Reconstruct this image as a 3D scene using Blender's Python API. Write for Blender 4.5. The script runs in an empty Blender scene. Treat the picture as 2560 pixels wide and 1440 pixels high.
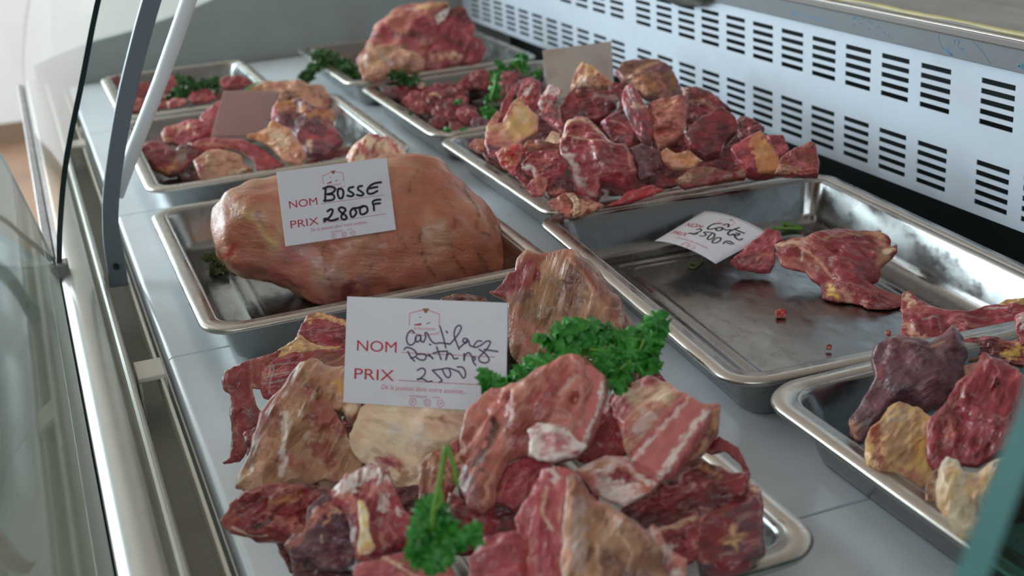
import bpy, bmesh, math, random
import numpy as np
from mathutils import Matrix, Vector

SC = bpy.context.scene
COL = SC.collection
rnd = random.Random(11)

# ------------------------------------------------------------------ camera, light, exposure
F_PX = 3260.0
CAM = np.array([0.0, 0.0, 0.5])                      # deck of the counter is z = 0
RX = np.array([0.93002519, -0.18599014, 0.31695553])   # world axes seen from the camera (x right, y down, z forward)
RY = np.array([-0.3615786, -0.30896082, 0.87966137])
RZ = np.array([-0.0656815, -0.93271157, -0.3545914])
R = np.array([RX, RY, RZ])
cd = bpy.data.cameras.new('camera')
cam = bpy.data.objects.new('camera', cd)
COL.objects.link(cam)
cd.sensor_width = 36.0
cd.lens = F_PX / 2560 * 36.0
cd.clip_start = 0.02
mw = np.eye(4)
mw[:3, 0] = R @ np.array([1, 0, 0]); mw[:3, 1] = R @ np.array([0, -1, 0]); mw[:3, 2] = R @ np.array([0, 0, -1])
mw[:3, 3] = CAM
cam.matrix_world = Matrix(mw.tolist())
cd.dof.use_dof = True
cd.dof.focus_distance = 1.15
cd.dof.aperture_fstop = 7.0
SC.camera = cam

SC.view_settings.view_transform = 'Standard'
SC.view_settings.look = 'None'
SC.view_settings.gamma = 1.0
SC.view_settings.use_curve_mapping = False
SC.view_settings.exposure = -0.13

w = bpy.data.worlds.new('world'); SC.world = w; w.use_nodes = True
bg = w.node_tree.nodes['Background']
bg.inputs[0].default_value = (0.78, 0.89, 1.0, 1); bg.inputs[1].default_value = 0.26

def area(name, loc, aim, sx, sy, power, color):
    ld = bpy.data.lights.new(name, 'AREA'); ld.shape = 'RECTANGLE'; ld.size = sx; ld.size_y = sy
    ld.energy = power; ld.color = color
    o = bpy.data.objects.new(name, ld); COL.objects.link(o); o.location = loc
    d = Vector(aim) - Vector(loc); o.rotation_euler = d.to_track_quat('-Z', 'Y').to_euler()
    return o
area('window_daylight', (-2.85, 4.1, 0.95), (0.6, 1.9, 0.0), 2.5, 1.6, 255, (0.77, 0.89, 1.0))
area('added_far_light', (-1.65, 6.44, 0.85), (-0.6, 2.0, 0.0), 2.2, 1.7, 135, (0.80, 0.91, 1.0))  # added lamp: brightens far wall, deck sheen and the glass reflection
area('shopfront_daylight', (-0.9, -1.3, 1.7), (0.45, 1.1, 0.0), 2.4, 1.2, 34, (0.86, 0.94, 1.0))

# ------------------------------------------------------------------ pixel <-> place
def ray(x, y): return R @ np.array([(x - 1280) / F_PX, (y - 720) / F_PX, 1.0])
def at_z(x, y, z):
    r = ray(x, y); return CAM + r * ((z - CAM[2]) / r[2])
def at_d(x, y, d): return CAM + ray(x, y) * d
def at_y(x, y, Y):
    r = ray(x, y); return CAM + r * (Y / r[1])
def at_x(x, y, X):
    r = ray(x, y); return CAM + r * (X / r[0])
def topx(P):
    q = (np.asarray(P) - CAM) @ R
    return q[..., :2] / q[..., 2:3] * F_PX + np.array([1280, 720])

# ------------------------------------------------------------------ colours and materials
def lin(c):
    c = np.array(c, float) / 255
    return np.where(c <= 0.04045, c / 12.92, ((c + 0.055) / 1.055) ** 2.4)
PAL = dict(lean=(150, 50, 56), dark=(96, 34, 38), black=(52, 22, 26), purple=(104, 66, 76), mauve=(132, 84, 92), pink=(196, 98, 104), rose=(176, 72, 80),
           fat=(226, 182, 124), pale=(234, 202, 172), cream=(242, 214, 182), tan=(188, 142, 110), brown=(138, 94, 74), white=(236, 222, 214),
           bonered=(206, 120, 116), orange=(212, 144, 98), yellow=(226, 186, 96), salmon=(208, 130, 116), hump=(182, 108, 82), crack=(100, 48, 38), rust=(160, 80, 70),
           redw=(186, 34, 40), olive=(150, 112, 66), grey=(178, 164, 160), peach=(224, 166, 140))

def mat(name, color=(200, 200, 200), rough=0.5, metal=0.0, spec=0.5, linear=None):
    m = bpy.data.materials.new(name); m.use_nodes = True
    b = m.node_tree.nodes['Principled BSDF']
    c = lin(color) if linear is None else linear
    b.inputs['Base Color'].default_value = (*c, 1)
    b.inputs['Roughness'].default_value = rough
    b.inputs['Metallic'].default_value = metal
    b.inputs['Specular IOR Level'].default_value = spec
    return m

def N(m, t, **kw):
    n = m.node_tree.nodes.new(t)
    for k, v in kw.items(): setattr(n, k, v)
    return n
def noise_tex(m, coord, scale, detail=4, rough=0.55, stretch=(1, 1, 1)):
    nt = m.node_tree
    mp = N(m, 'ShaderNodeMapping'); mp.inputs['Scale'].default_value = stretch
    nt.links.new(coord, mp.inputs['Vector'])
    n = N(m, 'ShaderNodeTexNoise'); n.inputs['Scale'].default_value = scale; n.inputs['Detail'].default_value = detail
    n.inputs['Roughness'].default_value = rough
    nt.links.new(mp.outputs[0], n.inputs['Vector'])
    return n.outputs['Fac']
def ramp(m, fac, a, b, lo=0.0, hi=1.0):
    n = N(m, 'ShaderNodeMapRange'); n.inputs['From Min'].default_value = a; n.inputs['From Max'].default_value = b
    n.inputs['To Min'].default_value = lo; n.inputs['To Max'].default_value = hi
    m.node_tree.links.new(fac, n.inputs['Value']); return n.outputs[0]
def mixc(m, fac, a, b, mode='MIX'):
    n = N(m, 'ShaderNodeMix', data_type='RGBA', blend_type=mode)
    L = m.node_tree.links
    if isinstance(fac, (int, float)): n.inputs[0].default_value = fac
    else: L.new(fac, n.inputs[0])
    for i, s in ((6, a), (7, b)):
        if isinstance(s, tuple): n.inputs[i].default_value = (*s, 1)
        else: L.new(s, n.inputs[i])
    return n.outputs[2]
def mul(m, a, b):
    n = N(m, 'ShaderNodeMath', operation='MULTIPLY')
    for i, s in ((0, a), (1, b)):
        if isinstance(s, (int, float)): n.inputs[i].default_value = s
        else: m.node_tree.links.new(s, n.inputs[i])
    return n.outputs[0]

def meat_material():
    m = bpy.data.materials.new('raw_meat'); m.use_nodes = True
    nt = m.node_tree; L = nt.links; b = nt.nodes['Principled BSDF']
    co = N(m, 'ShaderNodeTexCoord').outputs['Object']
    at = N(m, 'ShaderNodeAttribute', attribute_name='tissue')
    fib = noise_tex(m, co, 90, 4, 0.6, (0.22, 1.6, 1.3))
    blot = noise_tex(m, co, 38, 5, 0.6)
    fine = noise_tex(m, co, 260, 3, 0.6)
    vein = noise_tex(m, co, 55, 4, 0.62, (0.35, 1.3, 1.0))
    v1 = N(m, 'ShaderNodeMath', operation='SUBTRACT'); L.new(vein, v1.inputs[0]); v1.inputs[1].default_value = 0.5
    v2 = N(m, 'ShaderNodeMath', operation='ABSOLUTE'); L.new(v1.outputs[0], v2.inputs[0])
    line = ramp(m, v2.outputs[0], 0.0, 0.028, 1.0, 0.0)
    gate = ramp(m, blot, 0.42, 0.62)
    marb = mul(m, mul(m, line, gate), at.outputs['Alpha'])
    fm_ = ramp(m, at.outputs['Alpha'], 0.0, 0.5, 0.08, 0.75)
    fs = N(m, 'ShaderNodeMath', operation='SUBTRACT'); L.new(fib, fs.inputs[0]); fs.inputs[1].default_value = 0.5
    val = N(m, 'ShaderNodeMath', operation='MULTIPLY_ADD'); L.new(mul(m, fs.outputs[0], fm_), val.inputs[0]); val.inputs[1].default_value = 1.0; val.inputs[2].default_value = 1.0
    val2 = ramp(m, blot, 0.3, 0.72, 0.80, 1.16)
    v = mul(m, val.outputs[0], val2)
    hs = N(m, 'ShaderNodeHueSaturation'); L.new(v, hs.inputs['Value']); L.new(at.outputs['Color'], hs.inputs['Color'])
    hs.inputs['Saturation'].default_value = 1.0
    red = mixc(m, mul(m, ramp(m, blot, 0.56, 0.72), 0.35), hs.outputs[0], mixc(m, 1.0, hs.outputs[0], (0.80, 0.34, 0.34), 'MULTIPLY'))
    patch = noise_tex(m, co, 120, 6, 0.68, (0.55, 1.2, 1.0))
    red = mixc(m, mul(m, mul(m, ramp(m, patch, 0.58, 0.74), 0.28), fm_), red, tuple(lin((222, 170, 156))))
    red = mixc(m, mul(m, mul(m, ramp(m, patch, 0.46, 0.31), 0.60), fm_), red, mixc(m, 1.0, red, (0.42, 0.20, 0.20), 'MULTIPLY'))
    c = mixc(m, marb, red, tuple(lin((222, 176, 160))))
    L.new(c, b.inputs['Base Color'])
    L.new(ramp(m, fine, 0.3, 0.7, 0.26, 0.46), b.inputs['Roughness'])
    b.inputs['Specular IOR Level'].default_value = 0.5
    b.inputs['Coat Weight'].default_value = 0.30; b.inputs['Coat Roughness'].default_value = 0.13
    b.inputs['Subsurface Weight'].default_value = 0.08
    b.inputs['Subsurface Radius'].default_value = (1.0, 0.35, 0.25)
    b.inputs['Subsurface Scale'].default_value = 0.004
    hgt = N(m, 'ShaderNodeMath', operation='ADD'); L.new(mul(m, fib, 1.0), hgt.inputs[0]); L.new(mul(m, fine, 0.35), hgt.inputs[1])
    bu = N(m, 'ShaderNodeBump'); bu.inputs['Strength'].default_value = 0.85; bu.inputs['Distance'].default_value = 0.003
    L.new(hgt.outputs[0], bu.inputs['Height']); L.new(bu.outputs[0], b.inputs['Normal'])
    return m
MEAT = meat_material()

def steel(name, color=(176, 176, 172), rough=0.22, dents=0.4, smear=0.3, scale=14):
    m = mat(name, color, rough, 1.0); nt = m.node_tree; L = nt.links; b = nt.nodes['Principled BSDF']
    co = N(m, 'ShaderNodeTexCoord').outputs['Object']
    a = noise_tex(m, co, scale, 3, 0.5); s = noise_tex(m, co, 46, 5, 0.65, (1, 0.5, 1))
    L.new(ramp(m, s, 0.35, 0.7, rough * 0.75, rough + smear), b.inputs['Roughness'])
    cc = mixc(m, ramp(m, s, 0.45, 0.8, 0, 0.4), tuple(lin(color)), tuple(lin(color) * 0.72))
    L.new(cc, b.inputs['Base Color'])
    bu = N(m, 'ShaderNodeBump'); bu.inputs['Strength'].default_value = dents; bu.inputs['Distance'].default_value = 0.004
    L.new(a, bu.inputs['Height']); L.new(bu.outputs[0], b.inputs['Normal'])
    return m
STEEL = steel('stainless_tray_steel', (150, 151, 150), 0.19, 0.22, 0.16)
STEELR = steel('satin_rim_steel', (190, 184, 176), 0.30, 0.04, 0.14, 6)
STEEL2 = steel('dull_steel', (150, 150, 148), 0.35, 0.15, 0.2)

def dirty(name, color, dirt, rough=0.4, amount=0.5, scale=9, bump=0.0, stretch=(1, 1, 1), spec=0.5, lo=0.5, hi=0.75):
    m = mat(name, color, rough, 0, spec); nt = m.node_tree; L = nt.links; b = nt.nodes['Principled BSDF']
    co = N(m, 'ShaderNodeTexCoord').outputs['Object']
    s = noise_tex(m, co, scale, 6, 0.62, stretch)
    L.new(mixc(m, ramp(m, s, lo, hi, 0, amount), tuple(lin(color)), tuple(lin(dirt))), b.inputs['Base Color'])
    if bump:
        bu = N(m, 'ShaderNodeBump'); bu.inputs['Strength'].default_value = bump; bu.inputs['Distance'].default_value = 0.002
        L.new(s, bu.inputs['Height']); L.new(bu.outputs[0], b.inputs['Normal'])
    return m
ALU = dirty('satin_aluminium', (196, 198, 190), (176, 174, 164), 0.32, 0.6, 6); ALU.node_tree.nodes['Principled BSDF'].inputs['Metallic'].default_value = 0.55
DECK = dirty('white_coated_deck', (224, 232, 240), (206, 213, 220), 0.24, 0.5, 7)
PANEL = dirty('white_enamel_panel', (188, 196, 206), (174, 180, 188), 0.42, 0.5, 10)
WALLM = dirty('white_wall_paint', (236, 238, 238), (218, 218, 214), 0.8, 0.5, 2)
FLOORM = dirty('brown_floor_tile', (150, 118, 94), (118, 92, 74), 0.45, 0.6, 3)
BASEM = dirty('brown_skirting', (134, 112, 92), (110, 92, 76), 0.5, 0.5, 4)
GREYEND = dirty('grey_end_cheek_plastic', (156, 164, 160), (140, 140, 136), 0.45, 0.7, 5)
TROUGH = dirty('grey_green_trough_paint', (158, 158, 146), (112, 106, 94), 0.5, 0.5, 8)
WORKTOP = dirty('worn_grey_worktop', (142, 138, 130), (100, 96, 90), 0.55, 0.8, 18, 0.5, (1, 0.35, 1), 0.4, 0.4, 0.7)
SEAL = dirty('yellowed_sealant', (172, 160, 112), (150, 140, 104), 0.5, 0.6, 30, 0.4)
FASCIA = dirty('film_covered_fascia', (104, 108, 112), (92, 92, 92), 0.35, 0.6, 8)
EDGEM = dirty('brownish_edge_steel', (112, 104, 98), (96, 88, 82), 0.45, 0.6, 10)
GUTTER = dirty('grey_gutter', (112, 122, 124), (84, 90, 90), 0.3, 0.6, 7)
BLUE = mat('blue_film_print', (30, 112, 150), 0.5)
CREAMP = dirty('cream_plastic', (226, 222, 208), (200, 192, 176), 0.4, 0.4, 20)
GREYBAR = mat('grey_painted_bar', (112, 122, 132), 0.38)
WHITEP = mat('white_painted_tube', (236, 240, 242), 0.28)
GASKET = mat('dark_green_glass_edge', (14, 40, 40), 0.15)
DARK = mat('dark_cavity', (22, 32, 32), 0.7)
PAPER = dirty('white_card_paper', (226, 226, 234), (206, 202, 200), 0.6, 0.6, 30, 0.0, (1, 1, 1), 0.3, 0.55, 0.8)
PAPERB = dirty('stained_card_back', (196, 182, 172), (170, 146, 138), 0.6, 0.7, 22, 0.0, (1, 1, 1), 0.3, 0.45, 0.75)
PAPERC = dirty('pink_stained_card_back', (198, 160, 152), (180, 138, 130), 0.6, 0.7, 22, 0.0, (1, 1, 1), 0.3, 0.45, 0.75)
INKRED = mat('red_print', (190, 44, 62), 0.6)
INKPALE = mat('pale_red_print', (214, 122, 142), 0.6)
INKBLK = mat('black_marker', (34, 32, 44), 0.5)
INKVIO = mat('violet_pen', (78, 62, 96), 0.5)
INKGRN = mat('green_black_marker', (30, 44, 46), 0.5)
INKBRN = mat('brown_print', (146, 96, 66), 0.6)

def leafmat(name, a, b2):
    m = mat(name, a, 0.42); nt = m.node_tree; L = nt.links; b = nt.nodes['Principled BSDF']
    co = N(m, 'ShaderNodeTexCoord').outputs['Object']
    s = noise_tex(m, co, 120, 4)
    L.new(mixc(m, ramp(m, s, 0.35, 0.65), tuple(lin(a)), tuple(lin(b2))), b.inputs['Base Color'])
    b.inputs['Subsurface Weight'].default_value = 0.0
    return m
LEAF = leafmat('parsley_leaf', (34, 112, 34), (66, 150, 52))
LEAFD = leafmat('dark_parsley_leaf', (28, 78, 26), (58, 104, 38))
LEAFW = leafmat('wilted_parsley_leaf', (44, 62, 22), (86, 92, 36))
STEM = mat('parsley_stem', (104, 154, 52), 0.4)
STEMD = mat('old_parsley_stem', (112, 122, 62), 0.4)

def glass(name, tint, gloss=1.0, ior=1.45, haze=0.0):
    m = bpy.data.materials.new(name); m.use_nodes = True; nt = m.node_tree; L = nt.links
    nt.nodes.remove(nt.nodes['Principled BSDF']); out = nt.nodes['Material Output']
    t = N(m, 'ShaderNodeBsdfTransparent'); t.inputs[0].default_value = (*lin(tint), 1)
    g = N(m, 'ShaderNodeBsdfGlossy'); g.inputs['Roughness'].default_value = 0.05; g.inputs['Color'].default_value = (gloss, gloss, gloss, 1)
    fr = N(m, 'ShaderNodeFresnel'); fr.inputs['IOR'].default_value = ior
    mx = N(m, 'ShaderNodeMixShader'); ge = N(m, 'ShaderNodeNewGeometry'); inv = N(m, 'ShaderNodeMath', operation='SUBTRACT'); inv.inputs[0].default_value = 1.0; L.new(ge.outputs['Backfacing'], inv.inputs[1]); L.new(mul(m, fr.outputs[0], inv.outputs[0]), mx.inputs[0]); L.new(t.outputs[0], mx.inputs[1]); L.new(g.outputs[0], mx.inputs[2])
    if haze:   # pale streaky veil that puts the pane's whitish haze into its colour
        df = N(m, 'ShaderNodeBsdfDiffuse'); df.inputs[0].default_value = (*lin((196, 206, 200)), 1)
        sm = noise_tex(m, N(m, 'ShaderNodeTexCoord').outputs['Object'], 5, 4, 0.6, (1, 0.25, 1)); m2 = N(m, 'ShaderNodeMixShader')
        L.new(ramp(m, sm, 0.3, 0.7, haze * 0.6, haze * 1.3), m2.inputs[0]); L.new(mx.outputs[0], m2.inputs[1]); L.new(df.outputs[0], m2.inputs[2]); mx = m2
    L.new(mx.outputs[0], out.inputs['Surface'])
    return m
GLASS = glass('clear_glass', (246, 250, 248))
GLASSG = glass('greenish_glass', (220, 229, 225), 0.75, 1.45, 0.16)
GLASSN = glass('dark_teal_glass', (128, 176, 170))
GLASSE = mat('teal_glass_edge', (52, 98, 93), 0.6, 0.0, 0.2)

# ------------------------------------------------------------------ object helpers
def tag(o, label=None, cat=None, group=None, kind=None):
    if label: o['label'] = label
    if cat: o['category'] = cat
    if group: o['group'] = group
    if kind: o['kind'] = kind
    return o
def link(name, me, parent=None):
    o = bpy.data.objects.new(name, me); COL.objects.link(o)
    if parent: o.parent = parent
    return o
def empty(name, loc, label, cat, group=None):
    o = bpy.data.objects.new(name, None); COL.objects.link(o); o.location = loc; o.empty_display_size = 0.02
    return tag(o, label, cat, group)
def mesh_np(name, V, Fc, material, smooth=True, parent=None, world=True):
    """mesh from points given in world place; with a parent the points are turned into its frame"""
    V = np.asarray(V, float)
    if parent is not None and world:
        mi = np.array(parent.matrix_basis.inverted()) if parent.parent is None else np.array((parent.parent.matrix_basis @ parent.matrix_basis).inverted())
        V = V @ mi[:3, :3].T + mi[:3, 3]
    me = bpy.data.meshes.new(name); me.from_pydata(V.tolist(), [], [tuple(int(i) for i in f) for f in Fc])
    if smooth: me.polygons.foreach_set('use_smooth', [True] * len(me.polygons))
    me.materials.append(material); me.update()
    return link(name, me, parent)
class MB:
    def __init__(s): s.v = []; s.f = []
    def add(s, V, Fc):
        n = len(s.v); s.v += [tuple(p) for p in V]; s.f += [tuple(i + n for i in f) for f in Fc]
    def box(s, x0, x1, y0, y1, z0, z1):
        s.add([(x, y, z) for x in (x0, x1) for y in (y0, y1) for z in (z0, z1)],
              [(0, 1, 3, 2), (4, 6, 7, 5), (0, 4, 5, 1), (2, 3, 7, 6), (0, 2, 6, 4), (1, 5, 7, 3)])
    def tube(s, P, r, n=8, cap=True):
        P = [Vector(p) for p in P]; rr = r if isinstance(r, (list, tuple)) else [r] * len(P)
        V = []; prev = None
        for i, p in enumerate(P):
            t = (P[min(i + 1, len(P) - 1)] - P[max(i - 1, 0)]).normalized()
            a = t.orthogonal().normalized() if prev is None else (prev - t * prev.dot(t)).normalized()
            prev = a; b = t.cross(a)
            V += [tuple(p + (a * math.cos(2 * math.pi * k / n) + b * math.sin(2 * math.pi * k / n)) * rr[i]) for k in range(n)]
        Fc = [(i * n + k, i * n + (k + 1) % n, (i + 1) * n + (k + 1) % n, (i + 1) * n + k) for i in range(len(P) - 1) for k in range(n)]
        if cap: Fc += [tuple(range(n - 1, -1, -1)), tuple(range((len(P) - 1) * n, len(P) * n))]
        s.add(V, Fc)
    def extrude_y(s, prof, y0, y1, closed=True):
        n = len(prof); s.add([(x, y0, z) for x, z in prof] + [(x, y1, z) for x, z in prof],
            [(i, (i + 1) % n, n + (i + 1) % n, n + i) for i in range(n if closed else n - 1)] + ([tuple(range(n - 1, -1, -1)), tuple(range(n, 2 * n))] if closed else []))
    def build(s, name, material, parent=None, smooth=False, bevel=0, angle=35):
        o = mesh_np(name, s.v, s.f, material, smooth, parent)
        bm = bmesh.new(); bm.from_mesh(o.data); bmesh.ops.recalc_face_normals(bm, faces=bm.faces); bm.to_mesh(o.data); bm.free()
        if not smooth:
            o.data.polygons.foreach_set('use_smooth', [True] * len(o.data.polygons)); o.data.set_sharp_from_angle(angle=math.radians(28))
        if bevel:
            b = o.modifiers.new('bevel', 'BEVEL'); b.width = bevel; b.segments = 2; b.limit_method = 'ANGLE'; b.angle_limit = math.radians(angle)
        return o
def curve_pts(P, n):
    """smooth points through P (Catmull-Rom)"""
    P = np.array(P, float); Q = np.vstack([2 * P[0] - P[1], P, 2 * P[-1] - P[-2]]); out = []
    m = len(P) - 1
    for t in np.linspace(0, m, n):
        i = min(int(t), m - 1); u = t - i; a, b, c, d = Q[i], Q[i + 1], Q[i + 2], Q[i + 3]
        out.append(0.5 * ((2 * b) + (c - a) * u + (2 * a - 5 * b + 4 * c - d) * u * u + (3 * b - a - 3 * c + d) * u ** 3))
    return np.array(out)

# ------------------------------------------------------------------ room
def struct(name, build, material, bevel=0):
    m = MB(); build(m); o = m.build(name, material, None, False, bevel); return tag(o, kind='structure')
FZ = -0.85
struct('floor', lambda m: m.box(-3.0, 3.0, -2.5, 6.4, FZ - 0.1, FZ), FLOORM)
struct('ceiling', lambda m: m.box(-3.0, 3.0, -2.5, 6.4, 1.9, 2.0), dirty('cream_ceiling', (216, 206, 194), (206, 194, 182), 0.8, 0.5, 2))
def wfar(m):
    m.box(-3.0, -2.75, 6.32, 6.42, FZ, 1.9); m.box(-0.55, 3.0, 6.32, 6.42, FZ, 1.9); m.box(-2.75, -0.55, 6.32, 6.42, FZ, 0.0); m.box(-2.75, -0.55, 6.32, 6.42, 1.7, 1.9)
struct('wall_far', wfar, WALLM)
def wf2(m):
    for x in (-2.75, -1.68, -0.61): m.box(x, x + 0.06, 6.34, 6.40, 0.0, 1.7)
    m.box(-2.75, -0.55, 6.34, 6.40, 0.0, 0.05); m.box(-2.75, -0.55, 6.34, 6.40, 1.65, 1.7)
struct('added_window', wf2, mat('window_frame_white', (225, 225, 222), 0.4))  # invented frame around the lamp added behind the far wall
struct('wall_right', lambda m: m.box(2.9, 3.0, -2.5, 6.32, FZ, 1.9), WALLM)
def wl(m):
    m.box(-3.0, -2.9, -2.5, 2.8, FZ, 1.9); m.box(-3.0, -2.9, 5.4, 6.32, FZ, 1.9)
    m.box(-3.0, -2.9, 2.8, 5.4, FZ, 0.1); m.box(-3.0, -2.9, 2.8, 5.4, 1.75, 1.9)
struct('wall_left', wl, WALLM)
struct('baseboard_far', lambda m: m.box(-2.9, 2.9, 6.30, 6.32, FZ, FZ + 0.09), BASEM)
def wf(m):
    for y in (2.8, 4.07, 5.34): m.box(-2.97, -2.91, y, y + 0.06, 0.1, 1.75)
    m.box(-2.97, -2.91, 2.8, 5.4, 0.1, 0.15); m.box(-2.97, -2.91, 2.8, 5.4, 1.70, 1.75)
struct('window_1', wf, CREAMP)

# ------------------------------------------------------------------ display counter
YE = 2.80
counter = empty('display_counter', (0.45, 1.5, FZ), 'white refrigerated butcher counter holding the trays of meat', 'display counter')
m = MB(); m.box(-0.02, 0.98, 0.1, 2.86, FZ, -0.10); m.build('cabinet_body', CREAMP, counter)
# deck plates with a rounded, folded front lip
for k, (y0, y1) in enumerate([(0.16, 0.6975), (0.6995, 1.2355), (1.2375, 1.7735), (1.7755, 2.3115), (2.3135, 2.785)]):
    prof = [(0.0785, -0.030), (0.0785, -0.006), (0.0797, -0.0025), (0.0825, -0.0005), (0.086, 0.0), (0.895, 0.0), (0.898, -0.002), (0.898, -0.03), (0.895, -0.03), (0.895, -0.003), (0.086, -0.003), (0.0815, -0.006), (0.0815, -0.03)]
    m = MB(); m.extrude_y(prof, y0, y1); m.build('deck_plate', DECK, counter, False, 0.0008)
m = MB(); m.box(0.0665, 0.0700, 0.16, 2.785, -0.032, -0.002); m.build('trim_strip', CREAMP, counter, False, 0.001)
m = MB(); m.box(0.042, 0.079, 0.12, 2.785, -0.060, -0.045); m.build('air_trough', TROUGH, counter)
rail_prof = [(0.0425, -0.05)] + [(0.0375 + 0.005 * math.cos(a), 0.010 + 0.006 * math.sin(a)) for a in np.linspace(0, math.pi, 7)] + [(0.0310, 0.008), (0.0285, 0.014)] + \
            [(0.0115 + 0.017 * math.cos(a), 0.014 + 0.010 * math.sin(a)) for a in np.linspace(0.1, math.pi - 0.1, 12)] + [(-0.0060, 0.006), (-0.0065, -0.05)]
m = MB(); m.extrude_y(rail_prof, 0.12, 2.785); m.build('front_rail', ALU, counter, False)
o = counter.children[-1]
m = MB(); m.box(-0.0085, -0.0065, 0.12, 2.785, -0.04, 0.012); m.build('rail_gasket', DARK, counter)
m = MB(); m.box(-0.0185, -0.0085, 0.12, 2.785, -0.05, 0.018); m.build('glass_channel', STEEL2, counter, False, 0.001)
for yy in (1.196, 2.232):
    m = MB(); m.box(0.046, 0.073, yy, yy + 0.045, -0.004, 0.0015); m.box(0.046, 0.049, yy, yy + 0.045, -0.045, -0.004); m.box(0.0705, 0.073, yy, yy + 0.045, -0.03, -0.004)
    m.build('trough_clip', CREAMP, counter, False, 0.002)
# gutter behind the trays and the back of the cavity
m = MB(); m.box(0.898, 1.05, 0.16, 2.785, -0.060, -0.050); m.build('rear_gutter', GUTTER, counter)
m = MB(); m.box(1.04, 1.06, 0.1, 2.785, -0.06, 0.235); m.build('rear_wall', DARK, counter)
# perforated panel
XP = 0.93
def perforated():
    starts = [1.089 - 0.0715 * k for k in range(10)] + [1.188 + 0.0715 * k for k in range(11)] + [2.000 + 0.0715 * k for k in range(11)]
    ys = sorted(starts); cuts = []
    for s in ys: cuts += [(s - 0.0505, s)]
    zt = [(0.190 - 0.0109 * k - 0.0058, 0.190 - 0.0109 * k) for k in range(5)]; zb = [(0.1015 - 0.0109 * k - 0.0058, 0.1015 - 0.0109 * k) for k in range(5)]
    zc = sorted(zt + zb)
    Yl = [0.36] + [v for c in cuts for v in c] + [2.775]; Zl = [0.041] + [v for c in zc for v in c] + [0.205]
    bm = bmesh.new(); g = {}
    def v(i, j):
        if (i, j) not in g: g[i, j] = bm.verts.new((XP, Yl[i], Zl[j]))
        return g[i, j]
    for i in range(len(Yl) - 1):
        for j in range(len(Zl) - 1):
            if i % 2 == 1 and j % 2 == 1: continue
            bm.faces.new((v(i, j), v(i, j + 1), v(i + 1, j + 1), v(i + 1, j)))
    # hem along the bottom edge
    low = [v(i, 0) for i in range(len(Yl))]
    hem = [bm.verts.new((XP + 0.012, y, 0.041)) for y in Yl]
    for i in range(len(Yl) - 1): bm.faces.new((low[i], low[i + 1], hem[i + 1], hem[i]))
    bmesh.ops.recalc_face_normals(bm, faces=bm.faces)
    me = bpy.data.meshes.new('perforated_panel'); bm.to_mesh(me); bm.free(); me.materials.append(PANEL)
    o = link('perforated_panel', me, counter); o.matrix_parent_inverse = counter.matrix_basis.inverted()
    s = o.modifiers.new('thickness', 'SOLIDIFY'); s.thickness = 0.0012; s.offset = 0
perforated()
# worktop above the panel: film-covered fascia, rolled edge, top, sealant line
top = empty('service_worktop', (1.3, 1.5, 0.2), 'worn grey worktop ledge above the perforated white panel', 'worktop')
m = MB(); m.box(0.922, 0.928, 0.16, 2.2, 0.2055, 0.232); m.build('fascia', FASCIA, top, False, 0.001)
m = MB(); m.box(0.918, 0.934, 0.16, 2.2, 0.229, 0.2385); m.build('rolled_edge', EDGEM, top, False, 0.002)
m = MB(); m.box(0.9185, 0.9225, 0.16, 2.2, 0.2375, 0.2395); m.build('edge_lip', STEELR, top, False, 0.0008)
m = MB(); m.box(0.934, 1.75, 0.16, 2.2, 0.222, 0.240); m.build('top_slab', WORKTOP, top, False, 0.002)
m = MB(); m.tube([(0.938 + 0.0015 * math.sin(y * 40), y, 0.2395) for y in np.linspace(0.17, 2.19, 90)], [0.0030 + 0.001 * rnd.random() for _ in range(90)], 6); m.build('sealant_line', SEAL, top, True)
# end cheek and its glass
ch = []
cx = [0.02, 0.08, 0.139, 0.221, 0.322, 0.391, 0.5, 0.62, 0.76, 0.95, 1.05]; cz = [0.05, 0.068, 0.082, 0.094, 0.117, 0.138, 0.18, 0.235, 0.30, 0.36, 0.38]
m = MB(); n = len(cx)
for y in (YE, YE + 0.03): m.v += [(x, y, -0.08) for x in cx] + [(x, y, z) for x, z in zip(cx, cz)]
for i in range(n - 1):
    m.f += [(i, i + 1, n + i + 1, n + i), (2 * n + i, 3 * n + i, 3 * n + i + 1, 2 * n + i + 1), (n + i, n + i + 1, 3 * n + i + 1, 3 * n + i)]
m.f += [(0, n, 3 * n, 2 * n), (n - 1, 3 * n - 1, 4 * n - 1, 2 * n - 1)]
m.build('end_cheek', GREYEND, counter)

# ------------------------------------------------------------------ front glazing
def sheet(prof, y0, y1, th, name, material, parent, ny=6):
    """curved pane: profile in X-Z swept along Y, with thickness"""
    P = curve_pts(prof, 24); T = np.gradient(P, axis=0); T /= np.linalg.norm(T, axis=1)[:, None]
    Nn = np.stack([-T[:, 1], T[:, 0]], 1); V = []
    for y in (y0, y1):
        V += [(a, y, b) for a, b in P + Nn * th / 2] + [(a, y, b) for a, b in P - Nn * th / 2]
    n = len(P); Fc = []
    for i in range(n - 1):
        Fc += [(i, i + 1, 2 * n + i + 1, 2 * n + i), (n + i + 1, n + i, 3 * n + i, 3 * n + i + 1)]
    o = mesh_np(name, V, Fc, material, True, parent)
    E = []
    for k in (0, 2 * n):
        E += [(k + i, k + n + i, k + n + i + 1, k + i + 1) for i in range(n - 1)]
    E += [(0, 2 * n, 3 * n, n), (n - 1, 2 * n - 1, 4 * n - 1, 3 * n - 1)]
    e = mesh_np('glass_edge', V, E, GASKET if 'far' in name or 'front' in name else GLASSE, False, parent)
    return o
P15 = lambda x, y: tuple(at_y(x, y, 1.5)[[0, 2]])
gl = empty('front_glass', (0.02, 2.1, 0.02), 'curved front glass pane with dark edge, closed over the far half of the counter', 'glass pane')
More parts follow.
